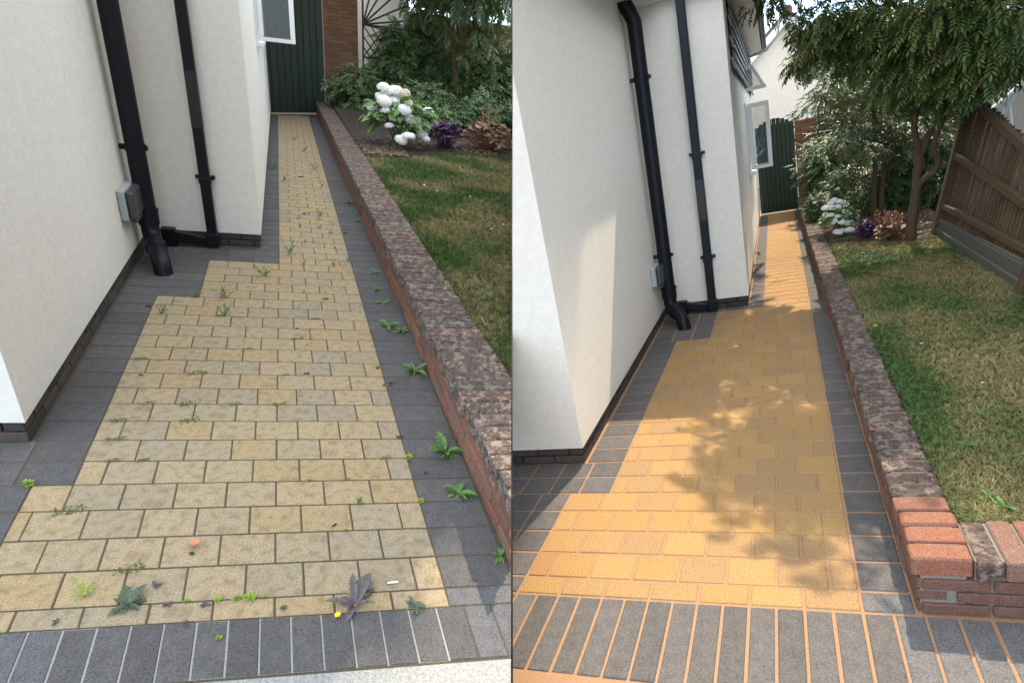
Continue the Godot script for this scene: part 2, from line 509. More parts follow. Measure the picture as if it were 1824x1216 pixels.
# ---------------------------------------------------------------- paving
func lay_paving(q: Place, c: Dictionary) -> void:
	var s: String = c.key
	var bed := structure(q, "paving_bed")
	part(q, bed, "jointing_sand", onebox(q, -3.2, c.uw + 0.1, -0.45, c.joint, c.w0, c.far), M["joint_" + s], true)
	part(q, bed, "front_jointing_sand", onebox(q, c.uw + 0.1, 2.4, -0.45, c.joint, c.w0, c.y0 + 0.1), M["joint_" + s], true)
	var yel := structure(q, "yellow_paving")
	var gre := structure(q, "grey_paving")
	var ymb := MB.new()
	var gmb := MB.new()
	var lay := func(parent, far_mb, u0: float, u1: float, w0: float, w1: float, m: Material, called: String):
		var g: float = c.gap * 0.5
		var du: float = snappedf(u1 - u0 - 2 * g, 0.005)
		var dw: float = snappedf(w1 - w0 - 2 * g, 0.005)
		if du < 0.015 or dw < 0.015: return
		var um := (u0 + u1) * 0.5
		var wm := (w0 + w1) * 0.5
		var y := rr(-0.0009, 0.0012)
		if wm > c.merge:
			pbox(q, far_mb, um - du / 2, um + du / 2, -0.03, y, wm - dw / 2, wm + dw / 2, 0.004)
			return
		var key := "blk%s%d_%d_%d" % [s, roundi(du * 1000), roundi(dw * 1000), rng.randi() % 2]
		var ext := (du + dw) * 0.8
		piece(q, parent, called, key, func():
			var mb := MB.new()
			mb.box(q.v(-du / 2, -0.05, -dw / 2), q.v(du, 0, 0), Vector3(0, 0.05, 0), q.v(0, 0, dw), c.bevel)
			return mb, q.v(um, y, wm), m, ext, Basis(Vector3(rr(-1, 1), 0, rr(-1, 1)).normalized(), rr(0, 0.005)))
	var ry := func() -> Material: return M["y" + s + str(rng.randi() % 5)]
	var rg := func() -> Material: return M["g" + s + str(rng.randi() % 3)]
	var w: float = c.y0
	var row := 0
	while w < c.yend:
		var dw: float = c.first if row == 0 else c.row
		var w1: float = w + dw
		var wm := w + dw * 0.5
		var ul: float = c.ul.call(wm)
		var ur: float = c.ur.call(wm)
		var x := ur
		var ln: float = c.len * (0.5 if row % 2 == 1 else 1.0)
		var nb := 0
		while x - ul > 0.02:
			var x0 := x - ln
			if x0 - ul < 0.05: x0 = ul
			var m: Material = ry.call()
			if c.has("odd") and row == c.odd[0] and x0 <= ul + 0.001: m = M[c.odd[1]]
			lay.call(yel, ymb, x0, x, w, w1, m, "yellow_block")
			x = x0
			ln = c.len
			nb += 1
		lay.call(gre, gmb, ur, c.uwf.call(wm) , w, w1, (M["g" + s + "3"] if row < c.blue else rg.call()), "grey_block")
		var hl: float = c.hl.call(wm)
		var n := maxi(1, roundi((ul - hl) / c.glen))
		for i in n:
			var a := lerpf(hl, ul, float(i) / n)
			var b := lerpf(hl, ul, float(i + 1) / n)
			var gm: Material = rg.call()
			var isy: bool = c.key == "r" and b < -1.52 and wm > 2.35 and wm < 2.9
			lay.call(yel if isy else gre, gmb, a, b, w, w1, ry.call() if isy else gm, "yellow_block" if isy else "grey_block")
		w = w1
		row += 1
	# the soldier course along the front
	var u: float = c.sol[0]
	while u < c.sol[1]:
		var m: Material = M["g" + s + "3"] if u > c.sol[2] or u < c.sol[3] else rg.call()
		lay.call(gre, gmb, u, u + 0.105, c.sw0, c.y0, m, "grey_block")
		u += 0.105
	if ymb.v.size() > 0: part(q, yel, "distant_yellow_blocks", ymb, M["y" + s + "0"], true).set_meta("kind", "stuff")
	if gmb.v.size() > 0: part(q, gre, "distant_grey_blocks", gmb, M["g" + s + "0"], true).set_meta("kind", "stuff")
	if s == "l": part(q, bed, "pale_front_joints", onebox(q, -2.4, 0.45, -0.02, -0.0022, c.sw0 + 0.004, c.y0 - 0.004), M.pale_joint, true)
	var ed := structure(q, "concrete_edging")
	part(q, ed, "edging_strip", onebox(q, -3.2, 2.5, -0.4, 0.001, c.w0 - 0.8, c.sw0 - 0.005, 0.004), M[c.edge], true)

# ---------------------------------------------------------------- garden wall of bricks with a brick-on-edge coping
func garden_wall(q: Place, c: Dictionary) -> void:
	var t := thing(q, "garden_wall", Vector3(c.u, 0, c.w0), c.label, "wall")
	var H: float = c.h
	var ch: float = c.ch
	var far := MB.new()
	var farc := MB.new()
	part(q, t, "mortar_core", onebox(q, c.u + 0.012, c.u + c.wd - 0.012, -0.2, H - 0.009, c.w0 + 0.010, c.w1), M[c.mortar], true)
	var rows := 3
	var bh := (H - ch) / rows
	for k in rows:
		var w: float = c.w0 - (0.11 if k % 2 == 1 else 0.0)
		while w < c.w1:
			var a := maxf(w, c.w0)
			var ln := snappedf(w + 0.222 - a, 0.002)
			if a > c.merge:
				pbox(q, far, c.u, c.u + 0.1, k * bh + 0.004, (k + 1) * bh - 0.006, a + 0.005, a + ln - 0.005)
			elif ln > 0.03:
				var vr := rng.randi() % 3
				piece(q, t, "brick", "wb%s%d_%d" % [c.key, roundi(ln * 1000), vr], func():
					var mb := MB.new()
					mb.box(q.v(0, 0.004, 0.005), q.v(0.1, 0, 0), Vector3(0, bh - 0.010, 0), q.v(0, 0, ln - 0.010), 0.004 + 0.002 * vr)
					return mb, q.v(c.u + rr(-0.004, 0.003), k * bh, a), M.brick[rng.randi() % 5], 0.25)
			w += 0.222
	# coping bricks laid on edge across the wall
	var w: float = c.w0 + (c.get("head", 0.0) as float)
	while w < c.w1:
		var d: float = c.cd
		if w > c.merge:
			pbox(q, farc, c.u - 0.012, c.u + c.wd + 0.01, H - ch + 0.004, H + rr(-0.004, 0.004), w + 0.004, w + d - 0.010, 0.008)
		else:
			var vr := rng.randi() % 4
			var lg: bool = w < c.w0 + 0.42 and c.has("head")
			piece(q, t, "coping_brick", "cb%s%d" % [c.key, vr], func():
				var mb := MB.new()
				mb.box(q.v(-0.014, 0.004, 0.005), q.v(c.wd + 0.024, 0, 0), Vector3(0, ch - 0.004, 0), q.v(0, 0, d - 0.012), 0.005 + 0.002 * vr)
				return mb, q.v(c.u + rr(-0.006, 0.006), H - ch + rr(-0.004, 0.003), w), (M.redbrick[rng.randi() % 3] if lg and rng.randf() < 0.75 else M.coping[rng.randi() % 5]), 0.35, Basis(Vector3.UP, rr(-0.012, 0.012)))
		w += d
	if far.v.size() > 0: part(q, t, "distant_bricks", far, M.brick[1], true).set_meta("kind", "stuff")
	if farc.v.size() > 0: part(q, t, "distant_coping_bricks", farc, M.coping[1], true).set_meta("kind", "stuff")
	if c.has("ret"):          # the return along the front
		var u0: float = c.u + c.wd + 0.012
		part(q, t, "return_core", onebox(q, u0, c.ret, -0.2, H - 0.009, c.w0 + 0.010, c.w0 + c.rd), M.mortar, true)
		for k in rows:
			var u: float = c.u + 0.014 + (0.11 if k % 2 == 1 else 0.0)
			while u < c.ret:
				piece(q, t, "brick", "rb%s%d" % [c.key, k], func():
					var mb := MB.new()
					mb.box(q.v(0.005, 0.004, -0.004), q.v(0.212, 0, 0), Vector3(0, bh - 0.01, 0), q.v(0, 0, 0.1), 0.005)
					return mb, q.v(u, k * bh, c.w0), M.brick[rng.randi() % 5], 0.25)
				u += 0.222
		var u: float = u0
		while u < c.ret:
			piece(q, t, "coping_brick", "rc" + c.key, func():
				var mb := MB.new()
				mb.box(q.v(0.005, 0.004, -0.014), q.v(0.076, 0, 0), Vector3(0, ch - 0.004, 0), q.v(0, 0, c.rd + 0.02), 0.006)
				return mb, q.v(u, H - ch + rr(-0.004, 0.004), c.w0), M.coping[rng.randi() % 5] if rng.randf() < 0.6 else M.redbrick[rng.randi() % 3], 0.35)
			u += 0.086

# ---------------------------------------------------------------- houses, pipes, fittings
func wall_prism(q: Place, plan: Array, y0: float, y1: float) -> MB:
	var mb := MB.new()
	var b := []
	var t := []
	for p in plan:
		b.append(q.v(p[0], y0, p[1])); t.append(q.v(p[0], y1, p[1]))
	mb.prism(b, t)
	return mb

func plinth_bricks(q: Place, t: Node3D, along_w: bool, fixed: float, a0: float, a1: float, top: float, key: String) -> void:
	var n := 2
	var bh := top / n
	for k in n:
		var a := a0 - (0.11 if k % 2 == 1 else 0.0)
		while a < a1 - 0.02:
			var s := maxf(a, a0)
			var e := minf(a + 0.225, a1)
			var ln := snappedf(e - s, 0.005)
			if ln > 0.03:
				piece(q, t, "plinth_brick", "pl%s%s%d" % [key, str(along_w), roundi(ln * 1000)], func():
					var mb := MB.new()
					if along_w: mb.box(q.v(-0.05, 0.004, 0.005), q.v(0.05, 0, 0), Vector3(0, bh - 0.009, 0), q.v(0, 0, ln - 0.01), 0.004)
					else: mb.box(q.v(0.005, 0.004, 0), q.v(ln - 0.01, 0, 0), Vector3(0, bh - 0.009, 0), q.v(0, 0, 0.05), 0.004)
					return mb, q.v(fixed if along_w else s, k * bh, s if along_w else fixed), M.plinth[rng.randi() % 3], 0.3)
			a += 0.225

func soil_pipe(q: Place, u: float, w: float, r: float, top: float, swan: bool, brk: Array, label: String, uw: float, foot: Vector3) -> void:
	var t := thing(q, "soil_pipe", Vector3(u, 0, w), label, "drain pipe")
	var mb := MB.new()
	var pts := [q.v(u, 0.34, w)]
	if swan: pts.append_array([q.v(u, top, w), q.v(u - 0.03, top + 0.10, w - 0.02), q.v(u - 0.12, top + 0.28, w - 0.08), q.v(u - 0.15, top + 0.40, w - 0.10), q.v(u - 0.15, top + 2.5, w - 0.10)])
	else: pts.append(q.v(u, top, w))
	var rad := []
	for i in pts.size(): rad.append(r)
	mb.tube(pts, rad, 24)
	part(q, t, "pipe", mb, M.black)
	var cl := MB.new()
	cl.tube([q.v(u, 0.30, w), q.v(u, 0.305, w), q.v(u, 0.40, w), q.v(u, 0.41, w), q.v(u, 0.43, w), q.v(u, 0.435, w)], [r, r * 1.14, r * 1.14, r * 1.22, r * 1.22, r], 24)
	part(q, t, "collar", cl, M.black)
	var e := MB.new()
	var A := q.v(u, 0.32, w)
	var B := q.v(u, 0.24, w)
	var C := q.v(foot.x, 0.10, foot.z)
	var D := q.v(foot.x + (foot.x - u) * 0.12, -0.02, foot.z - 0.03)
	e.tube([A, B, B.lerp(C, 0.18) + Vector3(0, -0.035, 0), B.lerp(C, 0.5) + Vector3(0, -0.012, 0), C, C.lerp(D, 0.6), D], [r, r, r, r * 0.99, r * 0.98, r * 0.98, r * 0.98], 24)
	part(q, t, "bend", e, M.black)
	var e2 := MB.new()
	var m0 := B.lerp(C, 0.42) + Vector3(0, -0.012, 0)
	var m1 := B.lerp(C, 0.56) + Vector3(0, -0.012, 0)
	e2.tube([m0, m0.lerp(m1, 0.1), m0.lerp(m1, 0.9), m1], [r, r * 1.16, r * 1.16, r], 24)
	part(q, t, "socket_ring", e2, M.black)
	for y in brk:
		var b := MB.new()
		b.tube([q.v(u, y - 0.025, w), q.v(u, y - 0.024, w), q.v(u, y + 0.024, w), q.v(u, y + 0.025, w)], [r, r * 1.1, r * 1.1, r], 24)
		b.box(q.v(uw + 0.001, y - 0.02, w - 0.02), q.v(u - uw - r * 0.8, 0, 0), Vector3(0, 0.04, 0), q.v(0, 0, 0.035), 0.003)
		b.box(q.v(u + r * 1.05, y - 0.018, w - 0.015), q.v(0.02, 0, 0), Vector3(0, 0.036, 0), q.v(0, 0, 0.03), 0.003)
		b.box(q.v(u - r - 0.035, y - 0.018, w - r * 0.5), q.v(0.04, 0, 0), Vector3(0, 0.036, 0), q.v(0, 0, 0.03), 0.003)
		part(q, t, "bracket", b, M.black)

func downpipe(q: Place, u: float, ww: float, wd: float, top: float, brk: Array, label: String, uend: float) -> void:
	var t := thing(q, "rainwater_downpipe", Vector3(u, 0, ww - 0.06), label, "drain pipe")
	var wf := ww - 0.02
	part(q, t, "pipe", onebox(q, u - wd / 2, u + wd / 2, 0.12, top, wf - wd, wf, 0.008), M.black)
	part(q, t, "faded_section", onebox(q, u - wd / 2 - 0.0015, u + wd / 2 + 0.0015, 1.05, 1.5, wf - wd - 0.0015, wf + 0.0015, 0.008), M.black_worn)
	for y in brk:
		var b := MB.new()
		pbox(q, b, u - wd / 2 - 0.006, u + wd / 2 + 0.006, y - 0.03, y + 0.02, wf - wd - 0.006, wf + 0.01, 0.003)
		for s in [-1.0, 1.0]:
			pbox(q, b, u + s * (wd / 2 + 0.022) - 0.016, u + s * (wd / 2 + 0.022) + 0.016, y + 0.0, y + 0.03, wf - 0.03, wf + 0.018, 0.003)
		part(q, t, "bracket", b, M.black)
	part(q, t, "shoe", onebox(q, u - wd / 2 - 0.008, u + wd / 2 + 0.008, 0.02, 0.14, wf - wd - 0.008, wf + 0.008, 0.008), M.black)
	var d := MB.new()
	var w0 := wf - wd
	d.box(q.v(uend, 0.075, w0), q.v(u - wd / 2 - 0.01 - uend, -0.05, 0), Vector3(0, 0.075, 0), q.v(0, 0, wd * 0.85), 0.006)
	part(q, t, "branch_duct", d, M.black)
	part(q, t, "duct_elbow", onebox(q, uend - 0.07, uend + 0.05, 0.0, 0.165, w0 - 0.01, wf - 0.008, 0.008), M.black)

func socket_box(q: Place, uw: float, w0: float, w1: float, y0: float, y1: float, label: String) -> void:
	var t := thing(q, "outdoor_socket", Vector3(uw, y0, (w0 + w1) / 2), label, "socket")
	part(q, t, "back_box", onebox(q, uw + 0.001, uw + 0.055, y0, y1, w0, w1, 0.012), M.boxgrey)
	part(q, t, "hinged_cover", onebox(q, uw + 0.056, uw + 0.11, y0 + 0.012, y1 - 0.01, w0 + 0.02, w1 - 0.02, 0.018), M.boxdark)
	part(q, t, "latch", onebox(q, uw + 0.05, uw + 0.10, y0 - 0.025, y0 + 0.01, w0 + 0.07, w1 - 0.07, 0.006), M.boxdark)
	var k := MB.new()
	k.tube([q.v(uw + 0.03, (y0 + y1) / 2 - 0.02, w0 - 0.003), q.v(uw + 0.03, (y0 + y1) / 2 - 0.02, w0 + 0.004)], [0.014, 0.014], 14)
	part(q, t, "knockout", k, M.boxgrey)

# casement: a frame in the wall u = uw and a sash standing open across the passage
func casement(q: Place, house: Node3D, uw: float, w0: float, w1: float, y0: float, y1: float, wh: float, reach: float, ang: float) -> void:
	var f := MB.new()
	for a in [[y0, y0 + 0.07], [y1 - 0.07, y1]]: pbox(q, f, uw - 0.03, uw + 0.03, a[0], a[1], w0, w1, 0.005)
	for a in [w0, (w0 + w1) / 2 - 0.035, w1 - 0.07]: pbox(q, f, uw - 0.03, uw + 0.028, y0 + 0.07, y1 - 0.07, a, a + 0.07, 0.005)
	var win := part(q, house, "window", f, M.upvc)
	part(q, win, "pane", onebox(q, uw + 0.004, uw + 0.008, y0 + 0.071, y1 - 0.071, w0 + 0.071, w1 - 0.071), M.glass)
	part(q, win, "room_shade_sheet", onebox(q, uw + 0.001, uw + 0.003, y0 + 0.02, y1 - 0.02, w0 + 0.02, w1 - 0.02), M.room_shade)  # sheet added behind the pane, coloured as the shaded interior
	part(q, win, "sill", onebox(q, uw - 0.02, uw + 0.09, y0 - 0.06, y0 - 0.002, w0 - 0.03, w1 + 0.03, 0.008), M.upvc)
	var s := MB.new()
	var dr := q.v(reach * cos(ang), 0, reach * sin(ang))
	var th := q.v(0, 0, 0.05)
	var o := q.v(uw + 0.04, y0 + 0.02, wh)
	var hh := y1 - y0 - 0.04
	var fr := 0.06
	s.box(o, dr, Vector3(0, fr, 0), th, 0.006)
	s.box(o + Vector3(0, hh - fr, 0), dr, Vector3(0, fr, 0), th, 0.006)
	var dn := dr.normalized()
	s.box(o + Vector3(0, fr, 0), dn * fr, Vector3(0, hh - 2 * fr, 0), th, 0.004)
	s.box(o + dr - dn * fr + Vector3(0, fr, 0), dn * fr, Vector3(0, hh - 2 * fr, 0), th, 0.004)
	var sash := part(q, house, "open_sash", s, M.upvc)
	var g := MB.new()
	g.box(o + dn * fr + Vector3(0, fr, 0) + th * 0.4, dr - dn * 2 * fr, Vector3(0, hh - 2 * fr, 0), th * 0.2)
	part(q, sash, "pane", g, M.glass)
	var bl := MB.new()
	bl.box(o + dn * (fr - 0.008) + Vector3(0, fr - 0.008, 0) - th * 0.05, dr - dn * (2 * fr - 0.016), Vector3(0, 0.008, 0), th * 0.1)
	part(q, sash, "gasket", bl, M.iron)

func gate(q: Place, A: Vector3, B: Vector3, H: float, arch: float, label: String) -> void:    # A and B: foot of the two sides in u,y,w
	var t := thing(q, "garden_gate", A, label, "gate")
	var n := 9
	var a := q.v(A.x, A.y, A.z)
	var b := q.v(B.x, B.y, B.z)
	var d := (b - a) / n
	var back := Vector3(d.z, 0, -d.x).normalized()
	if back.z > 0: back = -back
	for i in n:
		var mb := MB.new()
		var s := (i + 0.5) / n * 2.0 - 1.0
		var hh := H - arch * s * s
		mb.box(a + d * (i + 0.03) + Vector3(0, 0.03, 0) + back * rr(0, 0.004), d * 0.94, Vector3(0, hh, 0), back * 0.022, 0.006)
		part(q, t, "board", mb, M.gate[rng.randi() % 3])
	var bkm := MB.new()
	bkm.box(a + back * 0.027 + Vector3(0, 0.03, 0), b - a, Vector3(0, H - arch * 0.8, 0), back * 0.008)
	part(q, t, "backing_sheet", bkm, M.gate[2])
	for y in [0.25, H * 0.8]:
		var mb := MB.new()
		mb.box(a + back * 0.037 + Vector3(0, y, 0), b - a, Vector3(0, 0.1, 0), back * 0.03, 0.004)
		part(q, t, "ledge", mb, M.gate[0])
	var l := MB.new()
	l.box(a + d * 7.9 - back * 0.016 + Vector3(0, H * 0.54, 0), d.normalized() * 0.05, Vector3(0, 0.2, 0), back * 0.014, 0.004)
	l.tube([a + d * 8.1 - back * 0.03 + Vector3(0, H * 0.56, 0), a + d * 8.1 - back * 0.06 + Vector3(0, H * 0.6, 0), a + d * 8.1 - back * 0.03 + Vector3(0, H * 0.64, 0)], [0.01, 0.012, 0.01], 8)
	part(q, t, "latch", l, M.iron)
	var p := MB.new()
	p.box(a - back * 0.1 + Vector3(0, -0.03, 0), b - a, Vector3(0, 0.032, 0), back * 0.2, 0.004)
	part(q, t, "threshold", p, M.gravelboard)

func brick_pier(q: Place, A: Vector3, wd: float, H: float, along: Vector3, label: String) -> void:
	var t := thing(q, "brick_pier", A, label, "pier")
	var a := q.v(A.x, A.y, A.z)
	var d := along.normalized()
	var back := Vector3(d.z, 0, -d.x).normalized()
	if back.z > 0: back = -back
	var c := MB.new()
	c.box(a + d * 0.008 + back * 0.008, d * (wd - 0.016), Vector3(0, H, 0), back * 0.4)
	part(q, t, "mortar_core", c, M.mortar_dark)
	var bh := 0.078
	var k := 0
	while k * bh < H:
		var x := -0.0 if k % 2 == 0 else -0.112
		while x < wd - 0.02:
			var s := maxf(x, 0.0)
			var e := minf(x + 0.225, wd)
			if e - s > 0.03:
				var mb := MB.new()
				mb.box(a + d * (s + 0.005) + Vector3(0, k * bh + 0.005, 0) + back * rr(-0.003, 0.003), d * (e - s - 0.01), Vector3(0, bh - 0.011, 0), back * 0.1, 0.005)
				part(q, t, "brick", mb, M.pierbrick[rng.randi() % 4])
			x += 0.225
		k += 1

func fan_trellis(q: Place, A: Vector3, along: Vector3, wd: float, y0: float, H: float, label: String) -> void:
	var t := thing(q, "trellis", A, label, "trellis")
	var a := q.v(A.x, A.y, A.z)
	var d := along.normalized()
	var back := Vector3(d.z, 0, -d.x).normalized()
	for s in [0.0, wd]:
		var mb := MB.new()
		mb.box(a + d * (s - 0.02), d * 0.04, Vector3(0, H, 0), back * 0.04, 0.003)
		part(q, t, "upright", mb, M.trellis)
	for y in [y0, y0 + (H - y0) * 0.42, H]:
		var mb := MB.new()
		mb.box(a + Vector3(0, y - 0.02, 0) + back * 0.042, d * wd, Vector3(0, 0.04, 0), back * 0.02, 0.003)
		part(q, t, "cross_bar", mb, M.trellis)
	var m := y0 + (H - y0) * 0.42
	for i in 7:                           # lattice below
		for s in [0, 1]:
			var x0 := wd * (i / 6.0)
			var x1 := clampf(x0 + (0.5 if s == 0 else -0.5) * wd, 0, wd)
			if absf(x1 - x0) < 0.03: continue
			var f := absf(x1 - x0) / (0.5 * wd)
			var mb := MB.new()
			mb.tube([a + d * x0 + Vector3(0, y0, 0) + back * (0.02 + 0.015 * s), a + d * x1 + Vector3(0, lerpf(y0, m, f), 0) + back * (0.02 + 0.015 * s)], [0.016, 0.016], 4)
			part(q, t, "lattice_bar", mb, M.trellis)
	for i in 7:                           # rays of the fan above
		var an := lerpf(-0.1, PI * 0.5, i / 6.0)
		var mb := MB.new()
		var rl := minf(wd / maxf(cos(an), 0.01), (H - m) / maxf(sin(an), 0.01))
		mb.tube([a + Vector3(0, m, 0) + back * 0.02, a + d * cos(an) * rl + Vector3(0, m + sin(an) * rl, 0) + back * 0.02], [0.02, 0.02], 4)
		part(q, t, "fan_ray", mb, M.trellis)

# ---------------------------------------------------------------- plants
func rand_basis(tilt: float, dirn := Vector3.UP) -> Basis:
	var b := Basis(Vector3.UP, rr(0, TAU)) * Basis(Vector3.RIGHT, rr(-tilt, tilt)) * Basis(Vector3.FORWARD, rr(-tilt, tilt))
	return b

func rand_dir() -> Vector3:
	var z := rr(-1, 1)
	var a := rr(0, TAU)
	var s := sqrt(1 - z * z)
	return Vector3(cos(a) * s, z, sin(a) * s)

func spray_mesh(key: String, pairs: int, ln: float, lf: float, wd: float, m: Material, droop: float) -> ArrayMesh:
	if cache.has(key): return cache[key]
	var mb := MB.new()
	var at := func(t: float) -> Vector3: return Vector3(0, -droop * t * t * ln, -t * ln)
	for i in pairs:
		var t := (i + 1.0) / (pairs + 0.6)
		for s in [-1.0, 1.0]:
			var dir := Vector3(s * 0.8, -0.25 + rr(-0.2, 0.2), -0.55).normalized()
			mb.leaf(at.call(t), dir, Vector3(rr(-0.3, 0.3), 1, rr(-0.3, 0.3)).normalized(), lf * rr(0.8, 1.15), wd, 0.5, 2)
	mb.leaf(at.call(1.0), Vector3(0, -0.4, -0.9).normalized(), Vector3.UP, lf, wd, 0.4, 2)
	cache[key] = mb.mesh(m)
	return cache[key]

func clumps_foliage(q: Place, parent: Node3D, called: String, centres: Array, per: int, mesh: Mesh, sc: Vector2, cols: Array, hang := 0.4) -> void:
	var xf := []
	var cc := []
	for c in centres:                      # c: local centre, radii
		var n := int(per * c[2])
		for i in n:
			var d := rand_dir()
			var r := pow(rng.randf(), 0.45)
			var p: Vector3 = c[0] + Vector3(d.x * c[1].x, d.y * c[1].y, d.z * c[1].z) * r
			var out := Vector3(d.x, d.y * 0.4 - hang + rr(-0.3, 0.3), d.z).normalized()
			var b := Basis.looking_at(out, Vector3(rr(-0.4, 0.4), 1, rr(-0.4, 0.4)).normalized()) if absf(out.y) < 0.97 else rand_basis(0.5)
			var s := rr(sc.x, sc.y)
			xf.append(Transform3D(b.scaled(Vector3(s, s, s)), p))
			var col: Color = cols[rng.randi() % cols.size()]
			cc.append(col * rr(0.8, 1.2))
	var o := multi(q, parent, called, mesh, xf, cc)

func limb(q: Place, pts: Array, r0: float, r1: float, ns := 9) -> MB:
	var mb := MB.new()
	var P := []
	var R := []
	var c := Curve3D.new()
	for i in pts.size():
		var p := q.v(pts[i].x, pts[i].y, pts[i].z)
		var a := q.v(pts[maxi(i - 1, 0)].x, pts[maxi(i - 1, 0)].y, pts[maxi(i - 1, 0)].z)
		var b := q.v(pts[mini(i + 1, pts.size() - 1)].x, pts[mini(i + 1, pts.size() - 1)].y, pts[mini(i + 1, pts.size() - 1)].z)
		c.add_point(p, -(b - a) * 0.17, (b - a) * 0.17)
	var L := c.get_baked_length()
	var n := maxi(4, int(pts.size() * 4))
	for i in n + 1:
		var t := float(i) / n
		P.append(c.sample_baked(t * L, true) + Vector3(rr(-1, 1), 0, rr(-1, 1)) * r1 * 0.25)
		R.append(lerpf(r0, r1, pow(t, 0.8)) * rr(0.93, 1.08))
	mb.tube(P, R, ns)
	return mb

func lobed_leaf(mb: MB, c: Vector3, nrm: Vector3, r: float) -> void:
	var a := nrm.cross(Vector3(0.3, 0.9, 0.2)).normalized()
	var b := nrm.cross(a).normalized()
	var prev := Vector3.ZERO
	var n := 14
	for i in n + 1:
		var t := TAU * i / n * 0.94 + 0.19
		var rad := r * (1.0 if i % 2 == 0 else 0.74)
		var p := c + (a * cos(t) + b * sin(t)) * rad - nrm * r * 0.12 * (1.0 if i % 2 == 0 else 0.3)
		if i > 0: mb.flat(c + nrm * r * 0.05, prev, p, nrm)
		prev = p

func hydrangea(q: Place, at: Vector3, H: float, R: float, heads: Array, hr: float, label: String, big: bool) -> void:
	var t := thing(q, "hydrangea", at, label, "shrub")
	var o := q.v(at.x, at.y, at.z)
	# florets of four petals crowded on a dome
	var head := MB.new()
	for i in 85:
		var y := 1.0 - 1.45 * (i + 0.5) / 85.0
		var an := i * 2.39996
		var s := sqrt(1 - y * y)
		var nn := Vector3(cos(an) * s, y, sin(an) * s)
		var pc := Vector3(nn.x, nn.y * 0.8, nn.z) * hr * rr(0.9, 1.06)
		var ta := nn.cross(Vector3(0.2, 0.7, 0.6)).normalized()
		var tb := nn.cross(ta)
		var ro := rr(0, TAU)
		for k in 4:
			var d := ta * cos(ro + k * PI / 2) + tb * sin(ro + k * PI / 2)
			var e := nn.cross(d)
			var L := hr * 0.26
			head.quad(pc, pc + d * L * 0.6 + e * L * 0.5 + nn * L * 0.22, pc + d * L * 1.05 + nn * L * 0.05, pc + d * L * 0.6 - e * L * 0.5 + nn * L * 0.22, nn)
	var hm := head.mesh(M.petal)
	var ho := head.mesh(M.petal_old)
	var st := MB.new()
	for i in heads.size():
		var p: Vector3 = heads[i]
		var m := MeshInstance3D.new()
		m.mesh = ho if (i == 3) else hm
		m.name = "flower_head"
		var s := rr(0.65, 1.2)
		p += Vector3(rr(-0.3, 0.3), rr(-0.3, 0.3), rr(-0.8, 0.8)) * hr
		m.transform = Transform3D((Basis(Vector3.UP, rr(0, TAU)) * Basis(Vector3.RIGHT, rr(-0.6, 0.6))).scaled(Vector3(s * rr(0.85, 1.15), s * rr(0.75, 1.0), s)), p - o)
		t.add_child(m, true)
		st.tube([o + Vector3(rr(-0.05, 0.05), 0, rr(-0.05, 0.05)), o.lerp(p, 0.5) + Vector3(0, H * 0.1, 0), p], [0.009, 0.007, 0.005], 5)
	part(q, t, "stems", st, M.weed)
	for vr in 3:
		var lm := MB.new()
		lm.leaf(Vector3.ZERO, Vector3(0, 0.2, -1).normalized(), Vector3(0, 1, 0.2).normalized(), hr * 2.0, hr * 1.25, 0.7 + vr * 0.3, 5)
		cache["hl%d%s" % [vr, t.name]] = lm.mesh(M.hyd_leaf[vr])
	var n := 150 if big else 110
	for i in n:
		var d := rand_dir()
		d.y = absf(d.y) * 1.0 - 0.12
		var p := o + Vector3(d.x * R, H * 0.45 + d.y * H * 0.42, d.z * R) * rr(0.72, 1.0)
		p.y = maxf(p.y, o.y + 0.03)
		if q.xc(p) < 0.05: continue
		var m := MeshInstance3D.new()
		m.mesh = cache["hl%d%s" % [rng.randi() % 3, t.name]]
		m.name = "leaf"
		var out := Vector3(d.x, rr(-0.35, 0.35), d.z).normalized()
		m.transform = Transform3D(Basis.looking_at(out, Vector3(rr(-0.3, 0.3), 1, rr(-0.3, 0.3)).normalized()).scaled(Vector3.ONE * rr(0.7, 1.2)), p - o)
		t.add_child(m, true)

